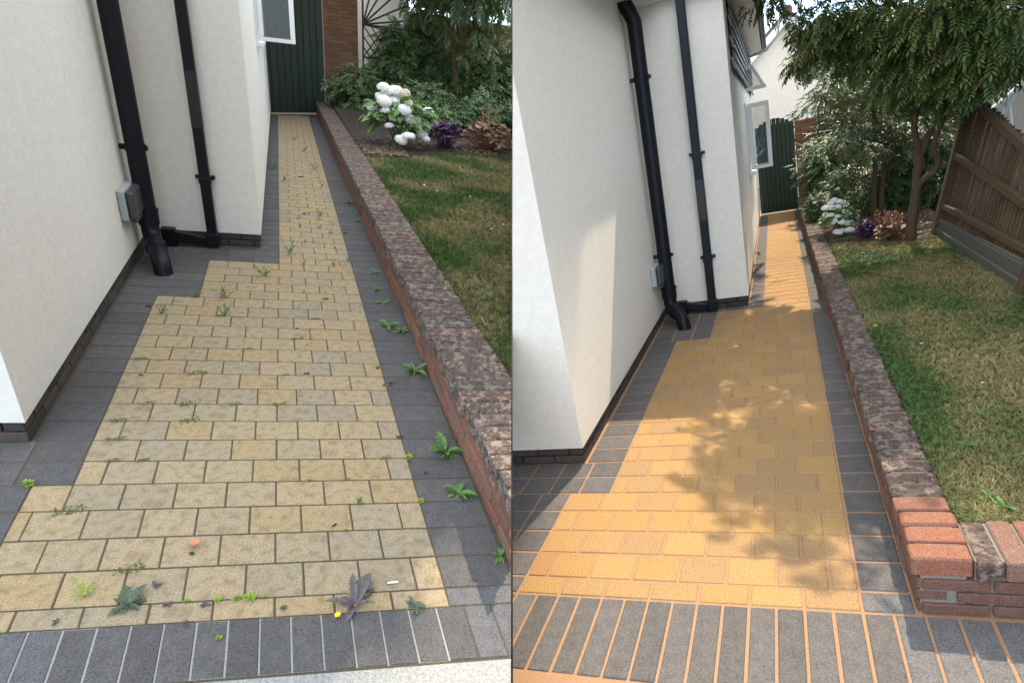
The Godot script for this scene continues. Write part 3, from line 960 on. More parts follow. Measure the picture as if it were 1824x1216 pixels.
func heuchera(q: Place, at: Vector3, H: float, R: float, mats: Array, n: int, lr: float, spikes: bool, called: String, label: String) -> void:
	var t := thing(q, called, at, label, "plant")
	var o := q.v(at.x, at.y, at.z)
	var meshes := []
	for m in mats:
		var mb := MB.new()
		lobed_leaf(mb, Vector3.ZERO, Vector3.UP, lr)
		meshes.append(mb.mesh(m))
	var st := MB.new()
	for i in n:
		var an := rr(0, TAU)
		var r := sqrt(rng.randf())
		var hh := (H if not spikes else H * 0.62)
		var p := o + Vector3(cos(an) * R * r, hh * (0.35 + 0.65 * sqrt(maxf(0.0, 1 - r * r))) * rr(0.7, 1.0), sin(an) * R * r)
		if q.xc(p) < lr: continue
		var m := MeshInstance3D.new()
		m.mesh = meshes[rng.randi() % meshes.size()]
		m.name = "leaf"
		m.transform = Transform3D((Basis(Vector3.UP, rr(0, TAU)) * Basis(Vector3.RIGHT, rr(-0.8, 0.8))).scaled(Vector3.ONE * rr(0.7, 1.2)), p - o)
		t.add_child(m, true)
		st.tube([o + Vector3(cos(an) * R * 0.15, 0, sin(an) * R * 0.15), p - Vector3(0, 0.01, 0)], [0.004, 0.003], 4, false)
	part(q, t, "stalks", st, mats[0], true)
	if spikes:
		for i in 7:
			var mb := MB.new()
			var a := rr(0, TAU)
			var b := o + Vector3(cos(a), 0, sin(a)) * R * rr(0.1, 0.6)
			var e := b + Vector3(rr(-0.06, 0.06), H * rr(0.8, 1.05), rr(-0.06, 0.06))
			mb.tube([b, e], [0.005, 0.003], 4)
			for k in 26:
				var f := b.lerp(e, rr(0.6, 1.0)) + Vector3(rr(-1, 1), rr(-1, 1), rr(-1, 1)) * 0.028
				mb.leaf(f, rand_dir(), rand_dir(), 0.03, 0.02, 0.2, 2)
			part(q, t, "flower_spike", mb, M.bronze[1], true)

func shrub(q: Place, at: Vector3, R: Vector3, n: int, lf: float, cols: Array, called: String, label: String, group := "", stems := true) -> void:
	var t := thing(q, called, at, label, "shrub", group)
	var o := q.v(at.x, at.y, at.z)
	var mesh := spray_mesh("spr%d" % roundi(lf * 1000), 3, lf * 2.4, lf, lf * 0.5, M.leaf_dark, 0.25)
	var cs := []
	for i in 14:
		var d := rand_dir()
		cs.append([o + Vector3(d.x * R.x, R.y + d.y * R.y * 0.8, d.z * R.z) * rr(0.4, 0.85), R * 0.42, 1.0])
	cs.append([o + Vector3(0, R.y * 0.9, 0), R * 0.75, 2.0])
	for c in cs: c[0].y = maxf(c[0].y, o.y + 0.1)
	clumps_foliage(q, t, "foliage", cs, n / 14, mesh, Vector2(0.7, 1.25), cols, 0.15)
	var st := MB.new()
	for i in 7:
		var c: Array = cs[i]
		st.tube([o + Vector3(rr(-0.08, 0.08), 0, rr(-0.08, 0.08)), o.lerp(c[0], 0.5) + Vector3(rr(-0.05, 0.05), 0.05, 0), c[0]], [0.016, 0.011, 0.005], 5)
	part(q, t, "stems", st, M.bark2, true)

func lawn(q: Place, c: Dictionary) -> void:
	var s := structure(q, "lawn")
	part(q, s, "turf", onebox(q, c.u0, c.u1, -0.1, c.y, c.w0, c.w1), M.lawn, true)
	var meshes := []
	var mb := MB.new()
	for i in 9:
		var a := rr(0, TAU)
		var b := Vector3(cos(a), 0, sin(a)) * rr(0, 0.018)
		var ln := rr(0.015, 0.036)
		var lean := Vector3(rr(-1, 1), 0, rr(-1, 1)) * ln * 0.75
		var sd := Vector3(cos(a + 1.3), 0, sin(a + 1.3)) * 0.0016
		var tip := b + Vector3(0, ln, 0) + lean
		var midp := b.lerp(tip, 0.55) + Vector3(0, ln * 0.14, 0)
		mb.quad(b - sd, b + sd, midp + sd * 0.9, midp - sd * 0.9, Vector3(0, 0.8, 0.6))
		mb.flat(midp - sd * 0.9, midp + sd * 0.9, tip, Vector3(0, 0.8, 0.6))
	var mesh := mb.mesh(M.blade)
	var f := FastNoiseLite.new()
	f.seed = c.seed; f.frequency = 0.9; f.fractal_octaves = 3
	var xf := []
	var cc := []
	var tries := 0
	while xf.size() < c.n and tries < c.n * 4:
		tries += 1
		var w: float = c.w0 + (c.w1 - c.w0) * pow(rng.randf(), 1.5)
		var u := rr(c.u0 + 0.0, c.u1)
		var l := q.v(u, c.y, w)
		if q.xc(l) < 0.02: continue
		var k := f.get_noise_2d(u * 1.0, w * 0.8)
		var dry := clampf(0.30 + k * 1.5 + rr(-0.28, 0.28) + c.dry, 0, 1)
		if rng.randf() < dry * 0.45: continue
		var sc := rr(0.7, 1.35) * (1.0 + 0.035 * w)
		xf.append(Transform3D(rand_basis(0.35).scaled(Vector3(sc, sc * c.len, sc)), l))
		cc.append(Color(0.055, 0.105, 0.016).lerp(Color(0.27, 0.225, 0.09), dry) * rr(0.75, 1.25))
	var o := multi(q, s, "grass", mesh, xf, cc)
	o.set_meta("kind", "stuff")

func mulch(q: Place, parent: Node3D, u0: float, u1: float, w0: float, w1: float, y: float, n: int, sz: float) -> void:
	var mb := MB.new()
	mb.box(Vector3(-0.5, 0, -0.2), Vector3(1, 0, 0.1), Vector3(0, 0.18, 0), Vector3(0.1, 0, 0.42), 0.06)
	var m := leafmat(Color(1, 1, 1), 0.95, Color(0, 0, 0), true)
	var xf := []
	var cc := []
	for i in n:
		var s := sz * rr(0.5, 1.5)
		xf.append(Transform3D(rand_basis(0.5).scaled(Vector3(s, s, s)), q.v(rr(u0, u1), y + rr(0, 0.012), rr(w0, w1))))
		cc.append(Color(0.10, 0.07, 0.045).lerp(Color(0.24, 0.17, 0.10), rng.randf() * rng.randf()))
	multi(q, parent, "mulch", mb.mesh(m), xf, cc)

# ---------------------------------------------------------------- weeds and litter
func weed(q: Place, px: float, py: float, kind: String, size: float, label: String, y := 0.002, group := "") -> void:
	var at := q.on(px, py, y)
	if q == QL and kind in ["moss", "lime", "grass"] and at.z < 5.2:      # weeds root in the joints between the courses
		at.z = 1.553 + 0.163 * roundf((at.z - 1.553) / 0.163)
	var o := q.v(at.x, at.y, at.z)
	if q.xc(o) < 0.03: return
	var called: String = {"rosette": "rosette_weed", "dark": "rosette_weed", "purple": "rosette_weed", "lime": "seedling_weed", "moss": "moss_tuft", "sprig": "sprig_weed", "star": "seedling_weed", "grass": "grass_weed"}[kind]
	var t := thing(q, called, at, label, "weed", group)
	var mb := MB.new()
	var m: Material = M.weed
	if kind in ["rosette", "dark", "purple"]:
		m = M.weed if kind == "rosette" else (M.weed_dark if kind == "dark" else M.weed_purple)
		for i in 13:
			var a := i * 2.4 + rr(-0.9, 0.9)
			var el := rr(0.05, 0.95)
			var d := Vector3(cos(a) * cos(el), sin(el), sin(a) * cos(el))
			var nn := Vector3(-cos(a) * sin(el), cos(el), -sin(a) * sin(el))
			var L := size * rr(0.22, 0.66)
			var W := L * rr(0.2, 0.42)
			mb.leaf(o + d * L * 0.12, d, nn, L, W, 0.9, 5)
			if kind != "rosette" or i % 2 == 0:     # toothed edge
				for k in 3:
					for s in [-1.0, 1.0]:
						var c := o + d * L * (0.3 + 0.18 * k) - nn * L * 0.06 * k
						var sd: Vector3 = d.cross(nn) * s
						mb.leaf(c, (sd + d * 0.4).normalized(), nn, W * 0.75, W * 0.4, 0.4, 2)
	elif kind == "lime" or kind == "star":
		m = M.weed_lime if kind == "lime" else M.weed
		for i in (34 if kind == "lime" else 9):
			var d := Vector3(rr(-1, 1), rr(0.15, 0.9), rr(-1, 1)).normalized()
			var p := o + d * size * rr(0.1, 0.4) if kind == "lime" else o
			mb.leaf(p, d, Vector3(-d.x * 0.5, 1, -d.z * 0.5).normalized(), size * (0.17 if kind == "lime" else 0.5), size * (0.12 if kind == "lime" else 0.2), 0.5, 3)
			if kind == "lime": mb.tube([o, p], [0.0012, 0.0012], 3, false)
	elif kind == "moss":
		m = M.moss
		for i in 60:
			var d := Vector3(rr(-1, 1), rr(0.2, 1.0), rr(-1, 1)).normalized()
			var p := o + Vector3(rr(-1, 1) * size * 0.5, 0, rr(-1, 1) * size * 0.22)
			mb.leaf(p, d, Vector3(0.1, 0.9, 0.3), size * rr(0.08, 0.2), size * 0.05, 0.3, 2)
	elif kind == "sprig" or kind == "grass":
		m = M.weed if kind == "grass" else M.weed_lime
		for i in 6:
			var e := o + Vector3(rr(-0.5, 0.5) * size, size * rr(0.35, 0.8), rr(-0.5, 0.5) * size)
			mb.tube([o, o.lerp(e, 0.5) + Vector3(0, size * 0.08, 0), e], [0.0016, 0.0013, 0.001], 4, false)
			for k in 8:
				var p := o.lerp(e, rr(0.3, 1.0))
				var d := Vector3(rr(-1, 1), rr(-0.1, 0.8), rr(-1, 1)).normalized()
				mb.leaf(p, d, Vector3(rr(-0.3, 0.3), 1, rr(-0.3, 0.3)).normalized(), size * 0.18, size * 0.07, 0.4, 2)
	part(q, t, "leaves", mb, m, true)

func _ready() -> void:
	rng.seed = 20240
	# ---- camera: one lens, level world between the two gardens
	var ML := [[0.9332601520533417, -0.10884676332976448, -0.3423125336618684], [-0.0666927479986498, 0.8839050146815564, -0.46288659775930674], [0.35295547304690167, 0.45482338015259494, 0.8176540386451998]]
	var MR := [[0.8954299263502175, 0.20068528328259755, 0.39740491198553096], [-0.06382026971559386, 0.941280946808259, -0.3315375579767339], [-0.4406043805613749, 0.27150616245221937, 0.8556589177824281]]
	var cv := func(m: Array, k: int) -> Vector3: return Vector3(m[0][k], -m[1][k], -m[2][k])
	var upL: Vector3 = -cv.call(ML, 1)
	var upR: Vector3 = -cv.call(MR, 1)
	var yw := (upL + upR).normalized()
	var xw := (Vector3.RIGHT - yw * yw.x).normalized()
	var zw := xw.cross(yw)
	var cb := Basis(xw, yw, zw).transposed()        # camera axes in the world
	var cam := Camera3D.new()
	cam.name = "camera"
	add_child(cam)
	cam.transform = Transform3D(cb, Vector3(0, 1.9, 0))
	cam.fov = rad_to_deg(2.0 * atan(CY / FOCAL))
	cam.near = 0.05
	cam.far = 400.0
	cam.current = true
	for a in [[QL, ML, 1.9031357663, -0.2017189, -1.0], [QR, MR, 1.9021208357, 0.1109121, 1.0]]:
		var q: Place = a[0]
		var l: Vector3 = cb * (cv.call(a[1], 0) as Vector3)
		var u: Vector3 = -(cb * (cv.call(a[1], 1) as Vector3))
		var f: Vector3 = cb * (cv.call(a[1], 2) as Vector3)
		q.h = a[2]; q.sk = a[3]; q.side = a[4]
		q.T = Transform3D(Basis(l, u, -f), cam.position - u * q.h)
		q.cam = cam.transform
		q.inv = cam.transform.affine_inverse()
	# ---- sky, sun, exposure
	var env := Environment.new()
	env.background_mode = Environment.BG_SKY
	var sky := Sky.new()
	var sm := ProceduralSkyMaterial.new()
	sm.sky_top_color = Color(0.78, 0.80, 0.83)
	sm.sky_horizon_color = Color(0.66, 0.81, 0.94)
	sm.sky_curve = 0.16
	sm.ground_bottom_color = Color(0.30, 0.29, 0.26)
	sm.ground_horizon_color = Color(0.62, 0.62, 0.58)
	sm.sun_angle_max = 0.0
	sky.sky_material = sm
	env.sky = sky
	env.background_energy_multiplier = 3.1
	env.tonemap_mode = Environment.TONE_MAPPER_LINEAR
	env.tonemap_exposure = 1.76
	env.sdfgi_enabled = true
	env.ssao_enabled = true
	env.ssil_enabled = true
	var we := WorldEnvironment.new()
	we.name = "world_environment"
	we.environment = env
	add_child(we)
	sun_dir = QR.T.basis * Vector3(0.118, 0.775, -0.621).normalized()
	var sun := DirectionalLight3D.new()
	sun.name = "sun"
	sun.light_energy = 1.42
	sun.light_color = Color(1.0, 0.93, 0.82)
	sun.light_angular_distance = 0.5
	sun.shadow_enabled = true
	add_child(sun)
	sun.look_at_from_position(sun_dir * 30.0, Vector3.ZERO, Vector3.UP if absf(sun_dir.y) < 0.98 else Vector3.RIGHT)
	make_materials()
	# ---- large structure
	var gnd := MeshInstance3D.new()
	gnd.name = "ground"
	var gb := MB.new()
	gb.quad(Vector3(-200, -6, -200), Vector3(200, -6, -200), Vector3(200, -6, 200), Vector3(-200, -6, 200), Vector3.UP)
	gnd.mesh = gb.mesh(M.soil)
	gnd.set_meta("kind", "structure")
	add_child(gnd)
	build_left()
	build_right()

# unseen tall trees added towards the sun to keep the first garden in shade
func added_shade_trees(q: Place) -> void:
	var ls := q.T.basis.inverse() * sun_dir
	var sx: float = (q.inv.basis * sun_dir).x
	var D := 27.0
	var spots := [[-0.2, 2.2], [0.2, 5.2], [0.5, 8.6], [1.2, 12.4], [2.6, 16.5]]
	for k in spots.size():
		var c := q.v(spots[k][0], 0.8, spots[k][1]) + ls * D
		var base := Vector3(c.x, 0.0, c.z)
		var ub := q.uyw(base)
		var t := thing(q, "added_shade_tree", Vector3(ub.x, -1.5, ub.z), "very tall dense tree added out of view to shade the left garden", "tree", "added shade trees beyond the gardens")
		var tm := MB.new()
		tm.tube([base - Vector3(0, 1.5, 0), base + Vector3(0.2, c.y * 0.5, 0), c], [0.45, 0.32, 0.12], 10)
		part(q, t, "trunk", tm, M.bark2)
		var cs := []
		for i in 46:
			var d := rand_dir() * pow(rng.randf(), 0.4)
			var p := c + Vector3(d.x * 2.7, d.y * 3.6, d.z * 2.7)
			# keep the crown clear of the light of the second garden
			var back := p - ls * (p.y / ls.y)
			if q.xc(back) < 1.45: continue
			cs.append([p, Vector3(0.95, 0.9, 0.95), 1.0])
		clumps_tall(q, t, cs)

func clumps_tall(q: Place, t: Node3D, cs: Array) -> void:
	var mesh := spray_mesh("tall", 5, 0.75, 0.32, 0.19, M.leaf_tree, 0.35)
	var xf := []
	var cc := []
	for c in cs:
		for i in 62:
			var d := rand_dir() * pow(rng.randf(), 0.4)
			var s := rr(0.8, 1.3)
			xf.append(Transform3D(rand_basis(0.9).scaled(Vector3(s, s, s)), c[0] + Vector3(d.x * c[1].x, d.y * c[1].y, d.z * c[1].z)))
			cc.append(Color(0.05, 0.085, 0.022) * rr(0.8, 1.25))
	var b := boff(t)
	var mm := MultiMesh.new()
	mm.transform_format = MultiMesh.TRANSFORM_3D
	mm.use_colors = true
	mm.mesh = mesh
	mm.instance_count = xf.size()
	for i in xf.size():
		var x: Transform3D = xf[i]
		x.origin -= b
		mm.set_instance_transform(i, x)
		mm.set_instance_color(i, cc[i])
	var o := MultiMeshInstance3D.new()
	o.multimesh = mm
	o.name = "crown"
	o.set_meta("kind", "stuff")
	t.add_child(o, true)

# ================================================================ the garden before cleaning (left)
func build_left() -> void:
	var q := QL
	lay_paving(q, {"key": "l", "y0": 1.468, "yend": 15.3, "first": 0.085, "row": 0.163, "len": 0.212, "glen": 0.22, "gap": 0.006, "bevel": 0.0028, "joint": -0.0030,
		"w0": 1.0, "far": 16.9, "uw": 1.0, "merge": 9.5, "blue": 1, "odd": [1, "salmon"], "sol": [-2.2, 1.3, 0.45, -0.93], "sw0": 1.245, "edge": "concrete",
		"ul": func(w): return (-1.16 if w < 2.13 else (-1.0 if w < 4.36 else (-0.71 if w < 5.14 else -0.13))),
		"ur": func(w): return 0.48 + 0.0065 * (w - 1.4),
		"uwf": func(w): return 0.765 + 0.008 * (w - 1.4),
		"hl": func(w): return (-2.4 if w < 2.49 else (-1.25 if w < 5.5 else -0.31))})
	garden_wall(q, {"key": "l", "u": 0.775, "w0": 0.5, "w1": 15.6, "h": 0.34, "ch": 0.115, "wd": 0.30, "cd": 0.105, "merge": 10.0, "mortar": "mortar_dark", "label": "low weathered brick wall with lichen coping beside the weedy paving"})
	var H := 0.33
	# house
	var t := thing(q, "house", Vector3(-1.25, 0, 2.5), "cream rendered house wall with brick plinth beside the weedy paving", "house")
	part(q, t, "rendered_wall", wall_prism(q, [[-4.5, 2.5], [-1.25, 2.5], [-1.25, 5.55], [-0.28, 5.55], [-0.28, 15.45], [-4.5, 15.45]], 0.125, 3.6), M.stucco)
	part(q, t, "plinth_core", wall_prism(q, [[-4.4, 2.545], [-1.285, 2.545], [-1.285, 5.595], [-0.315, 5.595], [-0.315, 15.3], [-4.4, 15.3]], -0.1, 0.125), M.plinth_mortar)
	plinth_bricks(q, t, true, -1.262, 2.512, 5.56, 0.125, "l")
	plinth_bricks(q, t, false, 2.512, -2.6, -1.262, 0.125, "l")
	plinth_bricks(q, t, false, 5.562, -1.25, -0.292, 0.125, "l")
	plinth_bricks(q, t, true, -0.292, 5.562, 9.0, 0.125, "l")
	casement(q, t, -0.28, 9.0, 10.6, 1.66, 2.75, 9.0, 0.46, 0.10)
	soil_pipe(q, -1.135, 5.12, 0.068, 3.6, false, [0.92, 2.6], "thick round black soil pipe against the cream wall above the weedy paving", -1.25, Vector3(-1.03, 0, 4.80))
	downpipe(q, -0.70, 5.55, 0.085, 3.5, [0.62, 2.3], "square black downpipe with faded stretch above the weedy paving", -1.06)
	socket_box(q, -1.25, 4.75, 5.1, 0.42, 0.66, "grey outdoor socket box behind the soil pipe above the weedy paving")
	# gate, pier, trellis, fence
	var gA := Vector3(-0.36, 0.0, 15.2)
	var gB := Vector3(1.00, 0.05, 15.75)
	gate(q, gA, gB, 2.6, 0.12, "dark green boarded gate standing in deep shade behind open window")
	var al := q.v(gB.x - gA.x, 0, gB.z - gA.z)
	brick_pier(q, Vector3(1.02, 0.0, 15.76), 0.82, 3.0, al, "brown brick pier next to the shaded green gate")
	fan_trellis(q, Vector3(1.98, 0.2, 16.3), q.v(1, 0, 0.3), 1.1, 1.2, 2.9, "fan trellis with lattice foot above the dark shrubs of the shaded bed")
	var bw := thing(q, "white_outbuilding", Vector3(1.9, 0, 17.6), "white wall glimpsed through the trellis behind the shaded bed", "building")
	part(q, bw, "wall", onebox(q, 1.7, 3.2, 0.3, 3.2, 17.6, 17.9, 0.01), M.stucco, true)
	part(q, bw, "roof", onebox(q, 1.6, 3.7, 3.2, 3.3, 17.5, 18.0, 0.01), M.roof, true)
	var fe := thing(q, "board_fence", Vector3(4.0, H, 19.0), "dark board fence behind the shaded flower bed", "fence")
	for i in 40:
		part(q, fe, "board", onebox(q, 3.3 + i * 0.125, 3.3 + i * 0.125 + 0.1245, 0.2, 2.6 + rr(-0.01, 0.01), 19.0 + rr(0, 0.012), 19.03, 0.004), M.wood[rng.randi() % 4], true)
	for i in 3: part(q, fe, "post", onebox(q, 3.9 + i * 1.7, 4.03 + i * 1.7, 0.2, 2.7, 18.88, 18.985, 0.006), M.rail, true)
	# ground of the garden
	lawn(q, {"u0": 1.085, "u1": 8.0, "y": H - 0.03, "w0": 0.9, "w1": 10.6, "n": 42000, "seed": 5, "dry": 0.06, "len": 0.8})
	var bed := structure(q, "flower_bed")
	var bb := MB.new()
	bb.prism([q.v(1.08, 0, 9.0), q.v(1.23, 0, 8.95), q.v(2.56, 0, 9.75), q.v(9.0, 0, 10.7), q.v(12, 0, 30), q.v(1.08, 0, 30)], [q.v(1.08, H, 9.0), q.v(1.23, H, 8.95), q.v(2.56, H, 9.75), q.v(9.0, H, 10.7), q.v(12, H + 0.3, 30), q.v(1.08, H + 0.3, 30)])
	part(q, bed, "soil", bb, M.soil, true)
	mulch(q, bed, 1.12, 4.5, 10.0, 16.0, H, 5000, 0.06)
	mulch(q, bed, 1.12, 1.8, 9.1, 10.0, H, 500, 0.06)
	# planting
	var hp := q.on(710, 262, H)
	var heads := []
	for a in [[680, 158, 0], [690, 170, 0], [706, 163, 0.0], [722, 165, 0.0], [702, 178, -0.1], [712, 176, 0.0], [676, 168, 0.0], [685, 180, -0.2], [684, 194, -0.25], [660, 195, 0.0], [667, 203, -0.2], [726, 185, -0.1], [730, 190, 0.1], [704, 213, -0.35], [717, 199, -0.3], [734, 219, -0.3], [695, 226, -0.4], [712, 247, -0.5], [727, 243, -0.5], [752, 243, -0.3], [757, 246, -0.3], [762, 201, 0.2]]:
		var e := q.at_w(a[0], a[1], hp.z + a[2])
		heads.append(q.v(e.x, e.y, e.z))
	hydrangea(q, hp, 0.95, 0.50, heads, 0.094, "white mophead hydrangea by the brick wall in the shaded bed", true)
	heuchera(q, q.on(792, 266, H), 0.46, 0.30, M.purple, 120, 0.055, false, "purple_heuchera", "deep purple leafy plant to one side of large shaded hydrangea")
	heuchera(q, q.on(868, 268, H), 0.80, 0.46, M.bronze, 170, 0.06, true, "bronze_heuchera", "bronze leafed plant with feathery spikes beside the purple plant in shade")
	var dk := [Color(0.060, 0.105, 0.032), Color(0.070, 0.120, 0.036), Color(0.085, 0.135, 0.042), Color(0.065, 0.110, 0.042)]
	shrub(q, q.on(636, 196, H), Vector3(0.55, 0.62, 0.6), 900, 0.07, dk, "dark_shrub", "dark evergreen shrub between brick pier and large hydrangea")
	shrub(q, q.on(700, 182, H), Vector3(1.0, 0.8, 0.8), 1500, 0.08, dk, "dark_shrub", "dense dark shrub below the trellis behind large hydrangea")
	shrub(q, q.on(765, 190, H), Vector3(1.0, 0.85, 0.9), 1500, 0.08, dk, "dark_shrub", "dense dark shrub beside the slender twin trunks in shade")
	shrub(q, q.on(755, 240, H), Vector3(0.4, 0.38, 0.4), 420, 0.08, [Color(0.06, 0.12, 0.03), Color(0.08, 0.14, 0.03)], "leafy_shrub", "mid green leafy plant behind the purple plant in shade")
	shrub(q, q.on(880, 180, H), Vector3(1.1, 0.9, 0.9), 1500, 0.08, dk, "dark_shrub", "dense dark shrub in front of the dark board fence")
	shrub(q, q.on(830, 150, H), Vector3(1.6, 1.1, 1.0), 1500, 0.09, dk, "dark_shrub", "tall dark shrub behind the slender twin trunks")
	shrub(q, Vector3(5.6, H, 17.6), Vector3(1.3, 1.3, 0.9), 1900, 0.11, dk, "dark_shrub", "tall dark shrub pressed against the dark board fence")
	shrub(q, Vector3(3.4, H, 18.2), Vector3(1.1, 1.35, 0.8), 1900, 0.11, dk, "dark_shrub", "tall dark shrub beside the trellis behind twin trunks")
	shrub(q, Vector3(4.1, H, 13.2), Vector3(0.7, 0.4, 0.5), 900, 0.08, dk, "dark_shrub", "low dark ground shrub behind the bronze plant in shade")
	shrub(q, Vector3(2.7, H, 12.6), Vector3(0.7, 0.5, 0.5), 900, 0.08, dk, "dark_shrub", "low dark ground shrub behind the purple plant in shade")
	shrub(q, Vector3(2.75, H + 1.0, 16.0), Vector3(0.45, 0.55, 0.25), 420, 0.08, dk, "climber", "leafy climber growing over one side of the fan trellis in shade")
	var pk := thing(q, "red_flower", q.on(628, 168, H), "small red flower among the dark leaves by brick pier", "flower")
	var pm := MB.new()
	var po := q.at_w(628, 160, q.on(636, 196, H).z - 0.5)
	for i in 14: pm.leaf(q.v(po.x, po.y, po.z) + rand_dir() * 0.035, rand_dir(), rand_dir(), 0.06, 0.05, 0.4, 2)
	part(q, pk, "petals", pm, M.pink)
	# tree with two slender stems, its unseen crown spread wide to shade the bed
	var tb := q.on(806, 196, H)
	var tr := thing(q, "garden_tree", tb, "slender twin stemmed tree with spreading crown rising from the shaded bed", "tree")
	var e1 := []
	for a in [[806, 198], [808, 150], [812, 90], [811, 30], [816, -40], [822, -130]]: e1.append(q.at_w(a[0], a[1], tb.z))
	part(q, tr, "trunk", limb(q, e1, 0.11, 0.075), M.bark2)
	var e2 := []
	for a in [[815, 198], [832, 140], [838, 80], [850, 20], [862, -50], [880, -130]]: e2.append(q.at_w(a[0], a[1], tb.z + 0.1))
	part(q, tr, "trunk", limb(q, e2, 0.085, 0.06), M.bark2)
	var top := q.at_w(822, -130, tb.z)
	for a in [[-1.5, 0.8, -1.0], [0.2, 1.0, -2.0], [-1.9, 0.7, 0.5], [0.8, 1.4, 1.0], [-0.6, 1.6, 1.5]]:
		part(q, tr, "limb", limb(q, [top, top + Vector3(a[0] * 0.4, a[1] * 0.6, a[2] * 0.4), top + Vector3(a[0], a[1], a[2])], 0.07, 0.03, 7), M.bark2, true)
	var cs := []
	for i in 95:
		var w := rr(13.0, 23.0)
		var u := rr(1.8, 9.0)
		var y := rr(3.3, 6.0)
		cs.append([q.v(u, y, w), Vector3(0.95, 0.6, 0.95), 1.0])
	clumps_foliage(q, tr, "crown", cs, 85, spray_mesh("big", 5, 0.42, 0.16, 0.075, M.leaf_tree, 0.35), Vector2(0.8, 1.3), [Color(0.05, 0.09, 0.02), Color(0.065, 0.11, 0.025), Color(0.04, 0.075, 0.02)], 0.3)
	# the low twigs in view beside the stems
	var lo := []
	for a in [[800, 50, 0.16], [785, 15, 0.2], [845, 60, 0.2], [830, 12, 0.25], [870, 20, 0.25], [770, 5, 0.2], [740, 8, 0.2], [860, 75, 0.15], [825, 95, 0.12], [895, 10, 0.3]]:
		var e := q.at_w(a[0], a[1], tb.z - 0.4)
		lo.append([q.v(e.x, e.y, e.z), Vector3.ONE * a[2] * 1.6, a[2] * 6.0])
	clumps_foliage(q, tr, "low_leaves", lo, 26, spray_mesh("mid", 4, 0.24, 0.10, 0.05, M.leaf_tree, 0.35), Vector2(0.7, 1.2), [Color(0.07, 0.12, 0.03), Color(0.09, 0.13, 0.035), Color(0.12, 0.14, 0.05)], 0.3)
	added_shade_trees(q)
	# weeds in the joints
	var gw := "weeds in the paving joints"
	for a in [[738, 662, "rosette", 0.17, "large dandelion rosette against the brick wall foot beside small dark weed"], [793, 806, "rosette", 0.20, "largest broad leaved weed by the brick wall foot"], [815, 880, "rosette", 0.15, "broad leaved weed below the largest one by brick wall foot"],
			[228, 1078, "dark", 0.12, "flat green and purple rosette at the edge of the front course"], [632, 1078, "purple", 0.19, "largest greyish purple weed wilting over the front course"], [740, 1080, "dark", 0.075, "small dark toothed rosette on the front course"],
			[150, 1062, "sprig", 0.08, "pale green feathery sprig in the last yellow course"], [890, 990, "star", 0.085, "fresh green star shaped weed at the end of the brick wall"]]:
		weed(q, a[0], a[1], a[2], a[3], a[4])
	for a in [[690, 582, 0.15], [683, 540, 0.13], [672, 516, 0.11], [718, 590, 0.12], [622, 362, 0.15], [668, 487, 0.10], [640, 395, 0.10]]:
		weed(q, a[0], a[1], "rosette", a[2], "green weed in the grey strip along the brick wall", 0.002, "weeds along the wall foot")
	for a in [[400, 562, 0.12], [470, 492, 0.15], [403, 527, 0.12], [515, 452, 0.16], [350, 527, 0.08], [487, 300, 0.18], [560, 302, 0.14], [505, 322, 0.12], [283, 567, 0.10], [540, 270, 0.14], [525, 250, 0.12], [570, 385, 0.1], [620, 465, 0.08]]:
		weed(q, a[0], a[1], "grass", a[2], "small green weed sprouting between the yellow blocks", 0.002, gw)
	for a in [[448, 1034, 0.055], [387, 1078, 0.04], [421, 1084, 0.04], [40, 881, 0.06], [746, 881, 0.045], [726, 808, 0.05], [470, 1040, 0.02], [625, 1030, 0.03], [330, 1077, 0.025], [392, 1110, 0.03], [613, 930, 0.02], [550, 857, 0.03]]:
		weed(q, a[0], a[1], "lime", a[2], "tiny lime green seedling tuft in a paving joint", 0.002, "lime seedlings")
	for a in [[130, 897, 0.11], [203, 789, 0.09], [352, 664, 0.10], [341, 706, 0.10], [265, 706, 0.08], [336, 752, 0.10], [210, 750, 0.09], [498, 710, 0.08], [420, 714, 0.07], [238, 986, 0.10], [530, 600, 0.08], [250, 640, 0.08], [560, 575, 0.07], [205, 812, 0.07], [440, 620, 0.06]]:
		weed(q, a[0], a[1], "moss", a[2], "brownish green moss tuft in a paving joint", 0.0, "moss tufts")
	for a in [[278, 1042, 0.05], [300, 1077, 0.04], [365, 1078, 0.035], [506, 1082, 0.03], [690, 682, 0.08], [100, 1108, 0.03], [330, 1110, 0.03], [672, 655, 0.05]]:
		weed(q, a[0], a[1], "purple", a[2], "tiny dark purplish rosette near the front course", 0.002, "dark seedlings")
	for i in 46:
		var wv := 1.553 + 0.163 * (1 + rng.randi() % 60)
		var e := q.v(rr(-0.95, 0.45) if wv < 4.3 else rr(-0.1, 0.5), 0.002, wv)
		var cp := q.inv * (q.T * e)
		weed(q, 912.0 + 1000.0 * cp.x / -cp.z, 608.0 - 1000.0 * cp.y / -cp.z, ["moss", "grass", "moss", "lime"][i % 4], rr(0.03, 0.07) if i % 4 != 3 else 0.02, ["thin dark moss line along a course joint", "single thin green blade tuft in a joint", "thin dark moss line along a course joint", "pinhead lime green seedling in a joint"][i % 4], 0.001, ["moss lines", "blade tufts", "moss lines", "pinhead seedlings"][i % 4])
	# litter
	var dl := thing(q, "fallen_leaf", q.on(346, 974), "curled orange brown fallen leaf on a yellow block", "leaf")
	var lm := MB.new()
	var lo2 := q.on(336, 968, 0.012)
	lm.leaf(q.v(lo2.x, lo2.y, lo2.z), Vector3(0.9, -0.1, 0.35).normalized(), Vector3(0.1, 1, 0.2).normalized(), 0.05, 0.036, -1.0, 6, 0.35)
	part(q, dl, "blade", lm, M.dead_leaf)
